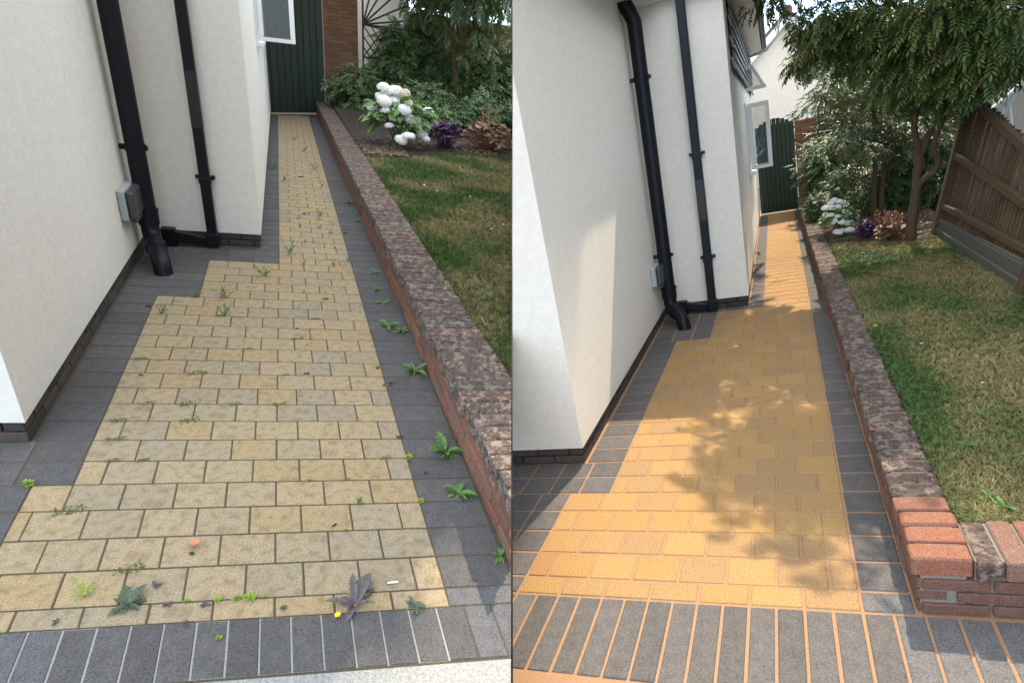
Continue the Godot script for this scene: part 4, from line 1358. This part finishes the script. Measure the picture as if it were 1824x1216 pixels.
	var fl := thing(q, "yellow_flower", q.on(601, 1096), "small yellow dandelion flower lying on the grey front course", "flower")
	var fm := MB.new()
	var fo := q.on(601, 1095, 0.012)
	for i in 30:
		var a := i * 2.4
		fm.leaf(q.v(fo.x, fo.y, fo.z), Vector3(cos(a), rr(0.1, 0.7), sin(a)).normalized(), Vector3.UP, rr(0.008, 0.016), 0.006, 0.3, 2)
	part(q, fl, "petals", fm, M.yellow)
	var wc := thing(q, "white_chip", q.on(698, 1037), "white stick of litter lying on a yellow block", "litter")
	var wp := q.on(690, 1038, 0.005)
	var wp2 := q.on(709, 1036, 0.006)
	var wm := MB.new()
	wm.tube([q.v(wp.x, wp.y, wp.z), q.v((wp.x + wp2.x) / 2, 0.0065, (wp.z + wp2.z) / 2), q.v(wp2.x, wp2.y, wp2.z)], [0.003, 0.0045, 0.0035], 7)
	part(q, wc, "stick", wm, M.whitebit)
	for a in [[580, 532, 0.03], [265, 545, 0.03], [545, 665, 0.025], [710, 777, 0.028], [755, 842, 0.022], [540, 380, 0.04], [535, 315, 0.05], [250, 668, 0.02], [595, 935, 0.018], [340, 985, 0.018], [530, 585, 0.02], [615, 415, 0.03]]:
		var d := thing(q, "dark_crumb", q.on(a[0], a[1]), "small dark crumb of earth lying on the weedy paving", "litter", "earth crumbs")
		var dm := MB.new()
		var o := q.on(a[0], a[1], 0.004)
		for i in 5:
			var p := q.v(o.x + rr(-1, 1) * a[2] * 0.5, 0.004, o.z + rr(-1, 1) * a[2] * 0.3)
			dm.tube([p - Vector3(a[2] * 0.3, 0, 0), p + Vector3(0, 0.002, rr(-0.003, 0.003)), p + Vector3(a[2] * 0.3, 0, 0)], [a[2] * 0.06, a[2] * 0.2, a[2] * 0.07], 6)
		part(q, d, "lump", dm, M.debris)
	for a in [[820, 298], [835, 350], [895, 400], [780, 340], [910, 452], [755, 330], [876, 408]]:
		var d := thing(q, "pale_petal", q.on(a[0], a[1], H), "pale fallen petal on the shaded lawn", "petal", "petals on the lawn")
		var pm2 := MB.new()
		var o := q.on(a[0], a[1], H + 0.015)
		if q.xc(q.v(o.x, o.y, o.z)) > 0.05:
			pm2.leaf(q.v(o.x, o.y, o.z), Vector3(rr(-1, 1), 0.2, rr(-1, 1)).normalized(), Vector3.UP, 0.035, 0.02, 0.5, 3)
			part(q, d, "petal", pm2, M.whitebit)
		else: d.queue_free()

# ================================================================ the garden after cleaning (right)
func build_right() -> void:
	var q := QR
	lay_paving(q, {"key": "r", "y0": 2.09, "yend": 14.2, "first": 0.12, "row": 0.185, "len": 0.21, "glen": 0.2, "gap": 0.011, "bevel": 0.005, "joint": -0.004,
		"w0": 1.3, "far": 15.0, "uw": 0.40, "merge": 9.5, "blue": 1, "odd": [1, "burnt"], "sol": [-1.9, 1.3, 0.2, -1.2], "sw0": 1.66, "edge": "joint_r",
		"ul": func(w): return (-1.27 if w < 2.9 else (-1.03 if w < 5.75 else (-0.70 if w < 6.62 else -0.215))),
		"ur": func(w): return 0.2 + 0.008 * (w - 2.1),
		"uwf": func(w): return 0.385,
		"hl": func(w): return (-2.2 if w < 3.3 else (-1.28 if w < 6.75 else -0.37))})
	garden_wall(q, {"key": "r", "u": 0.385, "w0": 2.10, "w1": 14.2, "h": 0.25, "ch": 0.085, "wd": 0.17, "cd": 0.105, "merge": 10.0, "mortar": "mortar", "head": 0.0, "ret": 1.5, "rd": 0.24, "label": "low brick wall turning a corner beside the clean sunlit paving"})
	var H := 0.24
	# house: tall main part and a lower part that projects towards the path
	var t := thing(q, "house", Vector3(-1.28, 0, 3.3), "rendered house with tile hung upper wall beside the clean sunlit paving", "house")
	part(q, t, "rendered_wall", wall_prism(q, [[-7, 3.3], [-1.28, 3.3], [-1.28, 14], [-7, 14]], 0.12, 3.3), M.stucco, true)
	part(q, t, "projecting_wall", wall_prism(q, [[-1.28, 6.75], [-0.37, 6.75], [-0.37, 13.95], [-1.28, 13.95]], 0.12, 3.3), M.stucco)
	part(q, t, "plinth_core", wall_prism(q, [[-6, 3.345], [-1.315, 3.345], [-1.315, 6.795], [-0.405, 6.795], [-0.405, 13.9], [-6, 13.9]], -0.1, 0.12), M.plinth_mortar, true)
	plinth_bricks(q, t, true, -1.292, 3.312, 6.76, 0.12, "r")
	plinth_bricks(q, t, false, 3.312, -2.4, -1.292, 0.12, "r")
	plinth_bricks(q, t, false, 6.762, -1.28, -0.382, 0.12, "r")
	plinth_bricks(q, t, true, -0.382, 6.762, 9.0, 0.12, "r")
	# party wall along the boundary with the other garden
	var pw := MB.new()
	var c0 := q.cam * Vector3(0.012, 0, 0)
	var iv := q.T.affine_inverse()
	var pts := []
	for a in [[4.1, -0.9], [14.5, -0.9], [14.5, 3.2], [4.1, 3.2]]:
		var l := q.T.affine_inverse() * (q.cam * Vector3(0.012, 0, -a[0]))
		l.y = 0.1 if a[1] < 0 else a[1]
		# slide back on to the boundary
		var xr := q.xc(l)
		l += (q.T.basis.inverse() * q.cam.basis.x).normalized() * (0.012 - xr)
		pts.append(l)
	var thk := (q.T.basis.inverse() * q.cam.basis.x).normalized() * 0.1
	pw.quad(pts[0], pts[1], pts[2], pts[3], -thk)
	pw.quad(pts[0] + thk, pts[1] + thk, pts[2] + thk, pts[3] + thk, thk)
	for i in 4: pw.quad(pts[i], pts[(i + 1) % 4], pts[(i + 1) % 4] + thk, pts[i] + thk, pts[i] - pts[(i + 2) % 4])
	part(q, t, "party_wall", pw, M.stucco)
	# eaves over the projecting part, tile hanging, gutter
	part(q, t, "main_eaves", onebox(q, -3.5, -0.99, 3.302, 3.42, 3.02, 6.58, 0.01), M.upvc, true)
	part(q, t, "eaves", onebox(q, -1.279, -0.10, 3.302, 3.42, 6.6, 14.0, 0.01), M.upvc)
	for k in 7:
		for i in 24:
			var w := 7.2 + i * 0.28 + (0.14 if k % 2 == 1 else 0.0)
			piece(q, t, "hung_tile", "tile", func():
				var mb := MB.new()
				mb.box(q.v(0.004, 0, 0.003), q.v(0.025, 0, 0), Vector3(-0.02, 0.125, 0), q.v(0, 0, 0.274), 0.003)
				return mb, q.v(-0.345, 2.55 + k * 0.105, w), M.slate[rng.randi() % 3], 0.4)
	var gt := MB.new()
	gt.tube([q.v(-0.06, 3.38, 6.6), q.v(-0.06, 3.38, 14.0)], [0.05, 0.05], 10)
	part(q, t, "gutter", gt, M.black)
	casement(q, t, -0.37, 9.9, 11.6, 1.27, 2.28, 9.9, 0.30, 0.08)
	var fs := MB.new()                   # top light hung open
	var fo := q.v(-0.33, 2.44, 9.95)
	for a in [[Vector3.ZERO, q.v(0.28, 0, 0), q.v(0, 0, 0.05)], [Vector3(0, 0.3, 0), q.v(0.12, 0, 0), q.v(0, 0, 0.05)]]: fs.box(fo + a[0], a[1], Vector3(0, 0.05, 0), a[2], 0.005)
	fs.box(fo + q.v(0.24, 0, 0), q.v(0.05, 0, 0), Vector3(-0.16, 0.34, 0), q.v(0, 0, 0.05), 0.005)
	var fl := part(q, t, "open_top_light", fs, M.upvc)
	var fg := MB.new()
	fg.box(fo + q.v(0.03, 0, 0.02) + Vector3(0, 0.05, 0), q.v(0.2, 0, 0), Vector3(-0.08, 0.25, 0), q.v(0, 0, 0.008))
	part(q, fl, "pane", fg, M.glass)
	soil_pipe(q, -1.165, 6.38, 0.072, 3.12, true, [0.78, 2.6], "thick round black soil pipe against the wall above the clean paving", -1.28, Vector3(-1.02, 0, 6.16))
	downpipe(q, -0.755, 6.75, 0.085, 3.28, [0.62, 1.75], "square black downpipe on the recess wall above the clean paving", -1.08)
	socket_box(q, -1.28, 6.08, 6.42, 0.50, 0.72, "grey outdoor socket box behind the soil pipe above the clean paving")
	# gate and what stands round it
	var gA := Vector3(-0.36, 0.0, 14.1)
	var gB := Vector3(0.40, 0.0, 14.0)
	gate(q, gA, gB, 1.98, 0.16, "dark green arched garden gate at the end of the clean paving")
	var al := q.v(gB.x - gA.x, 0, gB.z - gA.z)
	brick_pier(q, Vector3(0.415, 0.0, 14.0), 0.42, 1.85, al, "brown brick pier beside the green arched gate of clean garden")
	fan_trellis(q, Vector3(0.87, 0.2, 13.9), q.v(1, 0, -0.1), 0.75, 0.9, 1.95, "fan trellis with lattice foot beside the pier of clean garden")
	var gh := thing(q, "gabled_house", Vector3(0.4, 0, 21.0), "cream gable end with white bargeboards beyond the arched gate", "house")
	var gm := MB.new()
	var G := []
	for a in [[-3.2, 0.0], [2.9, 0.0], [2.9, 2.55], [0.62, 4.75], [-3.2, 1.6]]: G.append(Vector2(a[0], a[1]))
	var fr := []
	var bk := []
	for g in G:
		fr.append(q.v(g.x, g.y, 21.0)); bk.append(q.v(g.x, g.y, 27.0))
	for i in range(1, 4): gm.flat(fr[0], fr[i], fr[i + 1], q.v(0, 0, -1))
	for i in 5: gm.quad(fr[i], fr[(i + 1) % 5], bk[(i + 1) % 5], bk[i], (fr[i] + fr[(i + 1) % 5]) * 0.5 - (fr[0] + fr[1] + fr[3]) / 3.0)
	part(q, gh, "rendered_gable", gm, M.cream, true)
	for a in [[Vector2(0.62, 4.75), Vector2(2.9 + 0.4, 2.55 - 0.385)], [Vector2(0.62, 4.75), Vector2(-3.2, 1.6)]]:
		var bm := MB.new()
		var p0 := q.v(a[0].x, a[0].y - 0.06, 20.72)
		var p1 := q.v(a[1].x, a[1].y - 0.06, 20.72)
		bm.box(p0, p1 - p0, Vector3(0, 0.24, 0), q.v(0, 0, 0.06), 0.006)
		part(q, gh, "bargeboard", bm, M.upvc, true)
		var sm2 := MB.new()
		sm2.box(p0 + Vector3(0, 0.10, 0) + q.v(0, 0, 0.07), p1 - p0, Vector3(0, 0.05, 0), q.v(0, 0, 0.2))
		part(q, gh, "soffit", sm2, M.upvc, true)
		var rm := MB.new()
		rm.box(p0 + Vector3(0, 0.25, 0) - q.v(0, 0, 0.05), p1 - p0, Vector3(0, 0.1, 0), q.v(0, 0, 6.3), 0.01)
		part(q, gh, "roof_slope", rm, M.roof, true)
	var rt := MB.new()
	rt.tube([q.v(0.62, 4.98, 20.6), q.v(0.62, 4.98, 27.0)], [0.14, 0.14], 10)
	part(q, gh, "ridge_tile", rt, M.roof)
	var br := thing(q, "wall_lamp_bracket", Vector3(-0.02, 3.2, 13.5), "grey angled cable bracket high on the house corner beside sky", "bracket")
	var brm := MB.new()
	var ba := q.at_w(1366, 88, 12.5); var bb2 := q.at_w(1385, 62, 12.5); var bc := q.at_w(1390, 28, 12.5)
	brm.tube([q.v(-0.36, ba.y - 0.06, 12.5), q.v(ba.x, ba.y, 12.5), q.v(bb2.x, bb2.y, 12.5), q.v(bc.x, bc.y, 12.5)], [0.022, 0.022, 0.022, 0.018], 8)
	part(q, br, "arm", brm, M.boxgrey)
	# fences
	var LEAN := 0.22
	var fpt := func(w: float, y: float, off := 0.0) -> Vector3: return q.v(1.74 + (y - H) * LEAN + off, y, w)
	var fe := thing(q, "leaning_fence", Vector3(1.74, H, 7.0), "leaning feather edge fence with raked top beyond the sunlit lawn", "fence")
	var panel := func(w0: float, w1: float, top0: float, top1: float, bot0: float, bot1: float):
		var n := int((w1 - w0) / 0.088)
		for i in n:
			var a := lerpf(w0, w1, float(i) / n)
			var b := lerpf(w0, w1, float(i + 1) / n)
			var f := (float(i) + 0.5) / n
			var yb := lerpf(bot0, bot1, f)
			var yt := lerpf(top0, top1, f) + rr(-0.012, 0.012)
			var mb := MB.new()
			var o: Vector3 = fpt.call(a, yb, rr(0, 0.004))
			mb.box(o, q.v(0.013, 0, 0.0), fpt.call(a, yt) - fpt.call(a, yb), q.v(0.016, 0, (b - a) * 1.14), 0.003)
			part(q, fe, "board", mb, M.wood[rng.randi() % 4])
		for k in [[0.10, 0.12], [0.5, 0.14], [0.93, 0.15]]:
			var mb := MB.new()
			var a: Vector3 = fpt.call(w0, lerpf(bot0, top0, k[0]), -0.055)
			var b: Vector3 = fpt.call(w1, lerpf(bot1, top1, k[0]), -0.055)
			mb.box(a, b - a, Vector3(0.01, k[1] * 0.55, 0), q.v(0.05, 0, 0), 0.008)
			part(q, fe, "arris_rail", mb, M.rail)
		for k in 2:
			var mb := MB.new()
			var a: Vector3 = fpt.call(w0, lerpf(H - 0.05, bot0, k / 2.0) + 0.004, -0.02)
			var b: Vector3 = fpt.call(w1, lerpf(H - 0.05, bot1, k / 2.0) + 0.004, -0.02)
			mb.box(a, b - a, Vector3(0, (bot0 - H + 0.05) / 2 - 0.008, 0), q.v(0.045, 0, 0), 0.006)
			part(q, fe, "gravel_board", mb, M.gravelboard)
	panel.call(5.45, 8.15, 1.12, 1.78, H + 0.20, H + 0.16)
	panel.call(3.2, 5.33, 1.0, 1.5, H + 0.20, H + 0.20)
	for a in [[8.15, 1.95], [5.33, 1.35]]:
		var mb := MB.new()
		var o: Vector3 = fpt.call(a[0], H - 0.1, -0.07)
		mb.box(o, q.v(0.11, 0, 0), fpt.call(a[0], a[1]) - fpt.call(a[0], H - 0.1), q.v(0, 0, 0.11), 0.01)
		part(q, fe, "post", mb, M.rail)
	var bf := thing(q, "back_fence", Vector3(2.2, H, 11.6), "dark board fence closing the bed behind the curved tree", "fence")
	for i in 26:
		part(q, bf, "board", onebox(q, 1.5 + i * 0.085, 1.5 + i * 0.085 + 0.0847, H, 1.62 + rr(-0.01, 0.01), 11.6 + rr(0, 0.01), 11.62, 0.003), M.wood[rng.randi() % 4])
	for i in 2: part(q, bf, "rail", onebox(q, 1.5, 3.7, 0.7 + i * 0.6, 0.78 + i * 0.6, 11.54, 11.595, 0.006), M.rail)
	# neighbour's conservatory beyond the fence
	var cn := thing(q, "conservatory", Vector3(3.3, 0, 8.6), "white framed conservatory showing above the leaning fence", "building")
	var u0 := 2.55
	var cmb := MB.new()
	var P := func(px, py) -> Vector3:
		var e := q.at_w(px, py, 8.8)
		return q.v(e.x, e.y, 8.8)
	part(q, cn, "inner_wall", onebox(q, 2.45, 5.2, 0, 1.9, 9.9, 10.0), M.cream)
	for a in [[[1768, 196], [1900, 85], 0.06], [[1795, 176], [1812, 330], 0.05], [[1846, 130], [1870, 330], 0.05], [[1770, 240], [1812, 160], 0.05]]:
		var mb := MB.new()
		var A: Vector3 = P.call(a[0][0], a[0][1]); var B: Vector3 = P.call(a[1][0], a[1][1])
		mb.tube([A, B], [a[2] * 0.6, a[2] * 0.6], 4)
		part(q, cn, "glazing_bar", mb, M.upvc)
	var pm := MB.new()
	pm.quad(P.call(1768, 196), P.call(1900, 85), P.call(1900, 330), P.call(1768, 330), q.v(0, 0, -1))
	part(q, cn, "pane", pm, M.glass)
	# ground
	lawn(q, {"u0": 0.57, "u1": 1.80, "y": H - 0.02, "w0": 2.36, "w1": 8.7, "n": 38000, "seed": 9, "dry": 0.10, "len": 0.6})
	var bed := structure(q, "flower_bed")
	var bb := MB.new()
	bb.prism([q.v(0.56, 0, 8.65), q.v(0.8, 0, 8.5), q.v(1.52, 0, 7.95), q.v(1.85, 0, 8.0), q.v(6.0, 0, 8.2), q.v(6, 0, 20), q.v(0.56, 0, 20)], [q.v(0.56, H, 8.65), q.v(0.8, H, 8.5), q.v(1.52, H, 7.95), q.v(1.85, H, 8.0), q.v(6.0, H, 8.2), q.v(6, H, 20), q.v(0.56, H, 20)])
	part(q, bed, "soil", bb, M.soil)
	mulch(q, bed, 0.6, 2.0, 8.55, 11.0, H, 3500, 0.04)
	part(q, structure(q, "neighbour_ground"), "soil", onebox(q, 1.82, 9.0, -0.3, H - 0.06, 1.0, 8.0), M.soil)
	# planting
	var hp := q.on(1497, 420, H)
	var heads := []
	for a in [[1478, 362, 0], [1487, 357, 0], [1496, 358, 0], [1504, 363, 0], [1474, 371, 0], [1484, 369, -0.05], [1494, 370, -0.05], [1505, 374, -0.05], [1470, 381, -0.03], [1480, 382, -0.1], [1492, 384, -0.12], [1503, 388, -0.1], [1512, 380, 0], [1488, 396, -0.15], [1499, 397, -0.15], [1511, 396, -0.1], [1502, 412, -0.2], [1512, 409, -0.15], [1522, 408, -0.1], [1495, 414, -0.2], [1528, 385, 0.1]]:
		var e := q.at_w(a[0], a[1], hp.z + a[2])
		heads.append(q.v(e.x, e.y, e.z))
	hydrangea(q, hp, 0.52, 0.22, heads, 0.047, "white mophead hydrangea in the bed behind the sunlit lawn", false)
	heuchera(q, q.on(1545, 424, H), 0.25, 0.14, M.purple, 90, 0.030, false, "purple_heuchera", "deep purple leafy plant to one side of small white hydrangea")
	heuchera(q, q.on(1590, 427, H), 0.38, 0.19, M.bronze, 130, 0.033, true, "bronze_heuchera", "bronze leafed plant between purple plant and curved tree trunk")
	var dk := [Color(0.060, 0.105, 0.032), Color(0.070, 0.120, 0.036), Color(0.085, 0.135, 0.042), Color(0.065, 0.110, 0.042)]
	var vg := [Color(0.085, 0.11, 0.035), Color(0.12, 0.14, 0.055), Color(0.06, 0.095, 0.028), Color(0.15, 0.16, 0.075)]
	shrub(q, q.on(1458, 392, H), Vector3(0.17, 0.24, 0.2), 500, 0.04, dk, "dark_shrub", "low dark shrub between the pier and small white hydrangea")
	shrub(q, q.on(1510, 370, H), Vector3(0.5, 0.45, 0.4), 1100, 0.045, dk, "dark_shrub", "dark shrub below the trellis behind small white hydrangea")
	shrub(q, q.on(1590, 375, H), Vector3(0.55, 0.5, 0.4), 1100, 0.045, dk, "dark_shrub", "dark shrub behind the bronze plant near curved tree trunk")
	shrub(q, Vector3(2.2, H, 10.6), Vector3(0.8, 1.0, 0.7), 1700, 0.06, dk, "dark_shrub", "tall dark shrub in front of the back fence behind curved tree")
	shrub(q, Vector3(1.1, H, 12.6), Vector3(0.7, 0.95, 0.7), 1700, 0.06, dk, "dark_shrub", "tall dark shrub behind the variegated one by the trellis")
	for a in [[2.6, 14.5, "dense tree rising behind the back fence of clean garden"], [4.6, 12.0, "dense tree rising behind the conservatory beyond leaning fence"], [1.6, 17.5, "dense tree rising beside the cream gable end"]]:
		var bt2 := thing(q, "background_tree", Vector3(a[0], 0.0, a[1]), a[2], "tree")
		part(q, bt2, "trunk", limb(q, [Vector3(a[0], 0, a[1]), Vector3(a[0] + 0.1, 1.2, a[1]), Vector3(a[0], 2.6, a[1])], 0.12, 0.05), M.bark2)
		var bc2 := []
		for i in 22: bc2.append([q.v(a[0] + rr(-0.8, 0.8), rr(1.2, 3.6), a[1] + rr(-0.8, 0.8)), Vector3(0.5, 0.42, 0.5), 1.0])
		clumps_foliage(q, bt2, "crown", bc2, 55, spray_mesh("bgt", 4, 0.2, 0.085, 0.04, M.leaf_dark, 0.3), Vector2(0.8, 1.3), dk, 0.3)
	for a in [[5.2, -1.5], [5.6, 2.2], [5.4, 5.6], [6.2, 9.0]]:  # unseen trees added to hold sky light off the house wall
		var nt := thing(q, "added_screen_tree", Vector3(a[0], 0.0, a[1]), "broad leafy tree added out of view beyond the leaning fence to screen sky light", "tree", "added screen trees beyond the leaning fence")
		part(q, nt, "trunk", limb(q, [Vector3(a[0], 0, a[1]), Vector3(a[0] + 0.1, 1.6, a[1]), Vector3(a[0], 4.2, a[1])], 0.16, 0.06), M.bark2)
		var nc := []
		for i in 40: nc.append([q.v(a[0] + rr(-1.1, 1.2), rr(1.4, 6.6), a[1] + rr(-1.7, 1.7)), Vector3(0.75, 0.6, 0.75), 1.0])
		clumps_foliage(q, nt, "crown", nc, 45, spray_mesh("ngt", 4, 0.34, 0.15, 0.075, M.leaf_dark, 0.3), Vector2(0.8, 1.3), dk, 0.3)
	# variegated shrub-tree with two straight stems
	var vb := q.on(1560, 388, H)
	var vt := thing(q, "variegated_shrub", vb, "tall variegated pale green shrub on two straight stems by trellis", "shrub")
	for a in [[[1556, 390], [1558, 330], [1560, 250], [1556, 180]], [[1568, 390], [1572, 330], [1580, 270], [1590, 200]]]:
		var e := []
		for b in a: e.append(q.at_w(b[0], b[1], vb.z))
		part(q, vt, "trunk", limb(q, e, 0.045, 0.02), M.bark2)
	var vc := []
	for a in [[1500, 200, 34], [1530, 230, 34], [1560, 215, 38], [1590, 240, 36], [1480, 160, 30], [1520, 150, 36], [1560, 160, 36], [1600, 200, 32], [1545, 265, 28], [1600, 275, 26], [1500, 260, 24], [1620, 230, 26], [1575, 290, 20], [1505, 305, 18], [1530, 310, 18]]:
		var e := q.at_w(a[0], a[1], vb.z + rr(-0.4, 0.5))
		var r: float = a[2] * 0.0062
		vc.append([q.v(e.x, e.y, e.z), Vector3(r, r, r * 1.4), r * 5.0])
	clumps_foliage(q, vt, "foliage", vc, 95, spray_mesh("var", 3, 0.12, 0.055, 0.024, M.leaf_tree, 0.3), Vector2(0.7, 1.3), vg, 0.25)
	# the curved tree
	var tb := q.on(1624, 427, H)
	var tr := thing(q, "curved_tree", tb, "small tree with curved trunk and drooping crown shading the path", "tree")
	var mk := func(px: Array, r0: float, r1: float, called: String, dz := 0.0):
		var e := []
		for i in px.size(): e.append(q.at_w(px[i][0], px[i][1], tb.z + dz * i / px.size()))
		part(q, tr, called, limb(q, e, r0, r1, 11), M.bark)
	mk.call([[1623, 430], [1626, 400], [1630, 360], [1634, 320], [1640, 272]], 0.062, 0.045, "trunk")
	mk.call([[1640, 280], [1631, 240], [1629, 205], [1634, 150], [1626, 90], [1600, 20], [1570, -60]], 0.036, 0.02, "limb", -0.8)
	mk.call([[1639, 285], [1655, 240], [1674, 205], [1688, 170], [1700, 110], [1700, 40], [1690, -60]], 0.034, 0.018, "limb", -0.6)
	mk.call([[1632, 335], [1648, 318], [1666, 304], [1672, 285], [1664, 262], [1672, 232], [1690, 195], [1712, 165], [1750, 130], [1800, 90]], 0.040, 0.018, "limb", -0.4)
	mk.call([[1626, 90], [1580, 60], [1520, 50], [1470, 40]], 0.018, 0.008, "branch", -0.6)
	mk.call([[1700, 110], [1740, 60], [1790, 20]], 0.018, 0.008, "branch", -0.5)
	var cc := []
	# hanging clumps in view along the top of the photograph
	for a in [[1460, 30, 7.6, 30], [1450, 75, 7.6, 20], [1500, 20, 7.8, 36], [1490, 75, 8.0, 26], [1440, 60, 8.0, 14], [1545, 25, 7.6, 44], [1560, 85, 7.8, 38], [1600, 30, 7.4, 44], [1620, 90, 7.6, 40], [1650, 40, 7.2, 44], [1680, 95, 7.4, 40], [1710, 50, 7.2, 44], [1740, 110, 7.2, 38], [1770, 50, 7.0, 44], [1800, 20, 6.8, 44], [1700, 140, 7.4, 30], [1640, 140, 7.6, 26], [1590, 140, 7.8, 26], [1810, 80, 7.0, 34], [1745, 15, 7.0, 44], [1675, 5, 7.0, 44], [1520, 110, 8.2, 20], [1660, 170, 7.8, 18], [1770, 120, 7.4, 22], [1430, 110, 8.2, 12], [1790, 100, 7.2, 26], [1730, 150, 7.8, 26], [1690, 170, 8.2, 22], [1800, 50, 7.6, 40], [1750, 80, 7.8, 40], [1610, 170, 8.0, 20], [1540, 60, 8.4, 40], [1640, 60, 8.2, 44]]:
		var e := q.at_w(a[0], a[1], a[2])
		var r: float = a[3] * 0.0066
		cc.append([q.v(e.x, e.y, e.z), Vector3(r, r * 0.9, r * 1.6), r * 4.5])
	# the rest of the crown, above the frame
	for i in 80:
		var w := rr(5.75, 9.2)
		var u0b := 0.12 + maxf(0.0, 7.4 - w) * 0.36
		var u := u0b + (2.9 - u0b) * pow(rng.randf(), 1.5)
		var y := rr(3.3, 4.9)
		cc.append([q.v(u, y, w), Vector3(0.33, 0.26, 0.36), 1.0])
	for i in 60: cc.append([q.v(rr(1.1, 4.0), rr(3.5, 5.2), rr(-0.4, 3.8)), Vector3(0.42, 0.3, 0.45), 1.0])  # clumps added overhead, out of view, to dim the sky on wall and lawn
	# an outer fringe reaching over the path
	for a in [[0.5, 3.9, 6.5], [0.3, 4.2, 7.1], [0.1, 4.2, 7.8], [0.0, 4.3, 8.4], [0.72, 3.8, 6.1], [0.0, 4.4, 9.0], [0.3, 4.4, 9.8], [0.15, 4.0, 9.0], [-0.05, 4.3, 9.5], [0.2, 4.7, 10.4], [0.0, 4.9, 11.0], [0.3, 4.8, 11.6]]:
		cc.append([q.v(a[0], a[1], a[2]), Vector3(0.3, 0.2, 0.34), 0.55])
	clumps_foliage(q, tr, "crown", cc, 92, spray_mesh("ash", 6, 0.17, 0.058, 0.022, M.leaf_tree, 0.4), Vector2(0.65, 1.3), [Color(0.075, 0.125, 0.028), Color(0.09, 0.14, 0.03), Color(0.06, 0.105, 0.028), Color(0.13, 0.165, 0.04), Color(0.16, 0.16, 0.045)], 0.4)
	# weeds and bits on the lawn
	for a in [[1720, 795, 0.075], [1745, 740, 0.07], [1770, 720, 0.06], [1790, 905, 0.08], [1760, 885, 0.07], [1690, 745, 0.05], [1805, 925, 0.06], [1650, 700, 0.05], [1735, 865, 0.06]]:
		weed(q, a[0], a[1], "rosette", a[2], "flat green weed rosette in the sunlit lawn", H - 0.01, "lawn weeds")
	for a in [[1750, 682], [1640, 612]]:
		var d := thing(q, "pale_petal", q.on(a[0], a[1], H), "pale fallen petal on the sunlit lawn", "petal", "petals on the sunlit lawn")
		var m := MB.new()
		var o := q.on(a[0], a[1], H + 0.012)
		m.leaf(q.v(o.x, o.y, o.z), Vector3(rr(-1, 1), 0.2, rr(-1, 1)).normalized(), Vector3.UP, 0.02, 0.014, 0.5, 3)
		part(q, d, "petal", m, M.whitebit)
	var yf := thing(q, "lawn_flower", q.on(1560, 580, H), "single small yellow flower in the sunlit lawn", "flower")
	var ym := MB.new()
	var yo := q.on(1560, 580, H + 0.02)
	for i in 14: ym.leaf(q.v(yo.x, yo.y, yo.z), Vector3(cos(i * 2.4), 0.3, sin(i * 2.4)).normalized(), Vector3.UP, 0.014, 0.009, 0.3, 2)
	part(q, yf, "petals", ym, M.yellow)
	for a in [[1640, 418, 0.07], [1652, 420, 0.05], [1660, 412, 0.06]]:
		var d := thing(q, "edging_stone", q.on(a[0], a[1], H), "grey edging stone lying beside the curved tree foot", "stone", "stones by the tree")
		var o := q.on(a[0], a[1], H)
		var m := MB.new()
		m.box(q.v(o.x - a[2] / 2, H - 0.01, o.z), q.v(a[2], 0, 0.01), Vector3(0.004, a[2] * 0.6, 0), q.v(0, 0, a[2] * 0.8), 0.012)
		part(q, d, "block", m, M.stone)
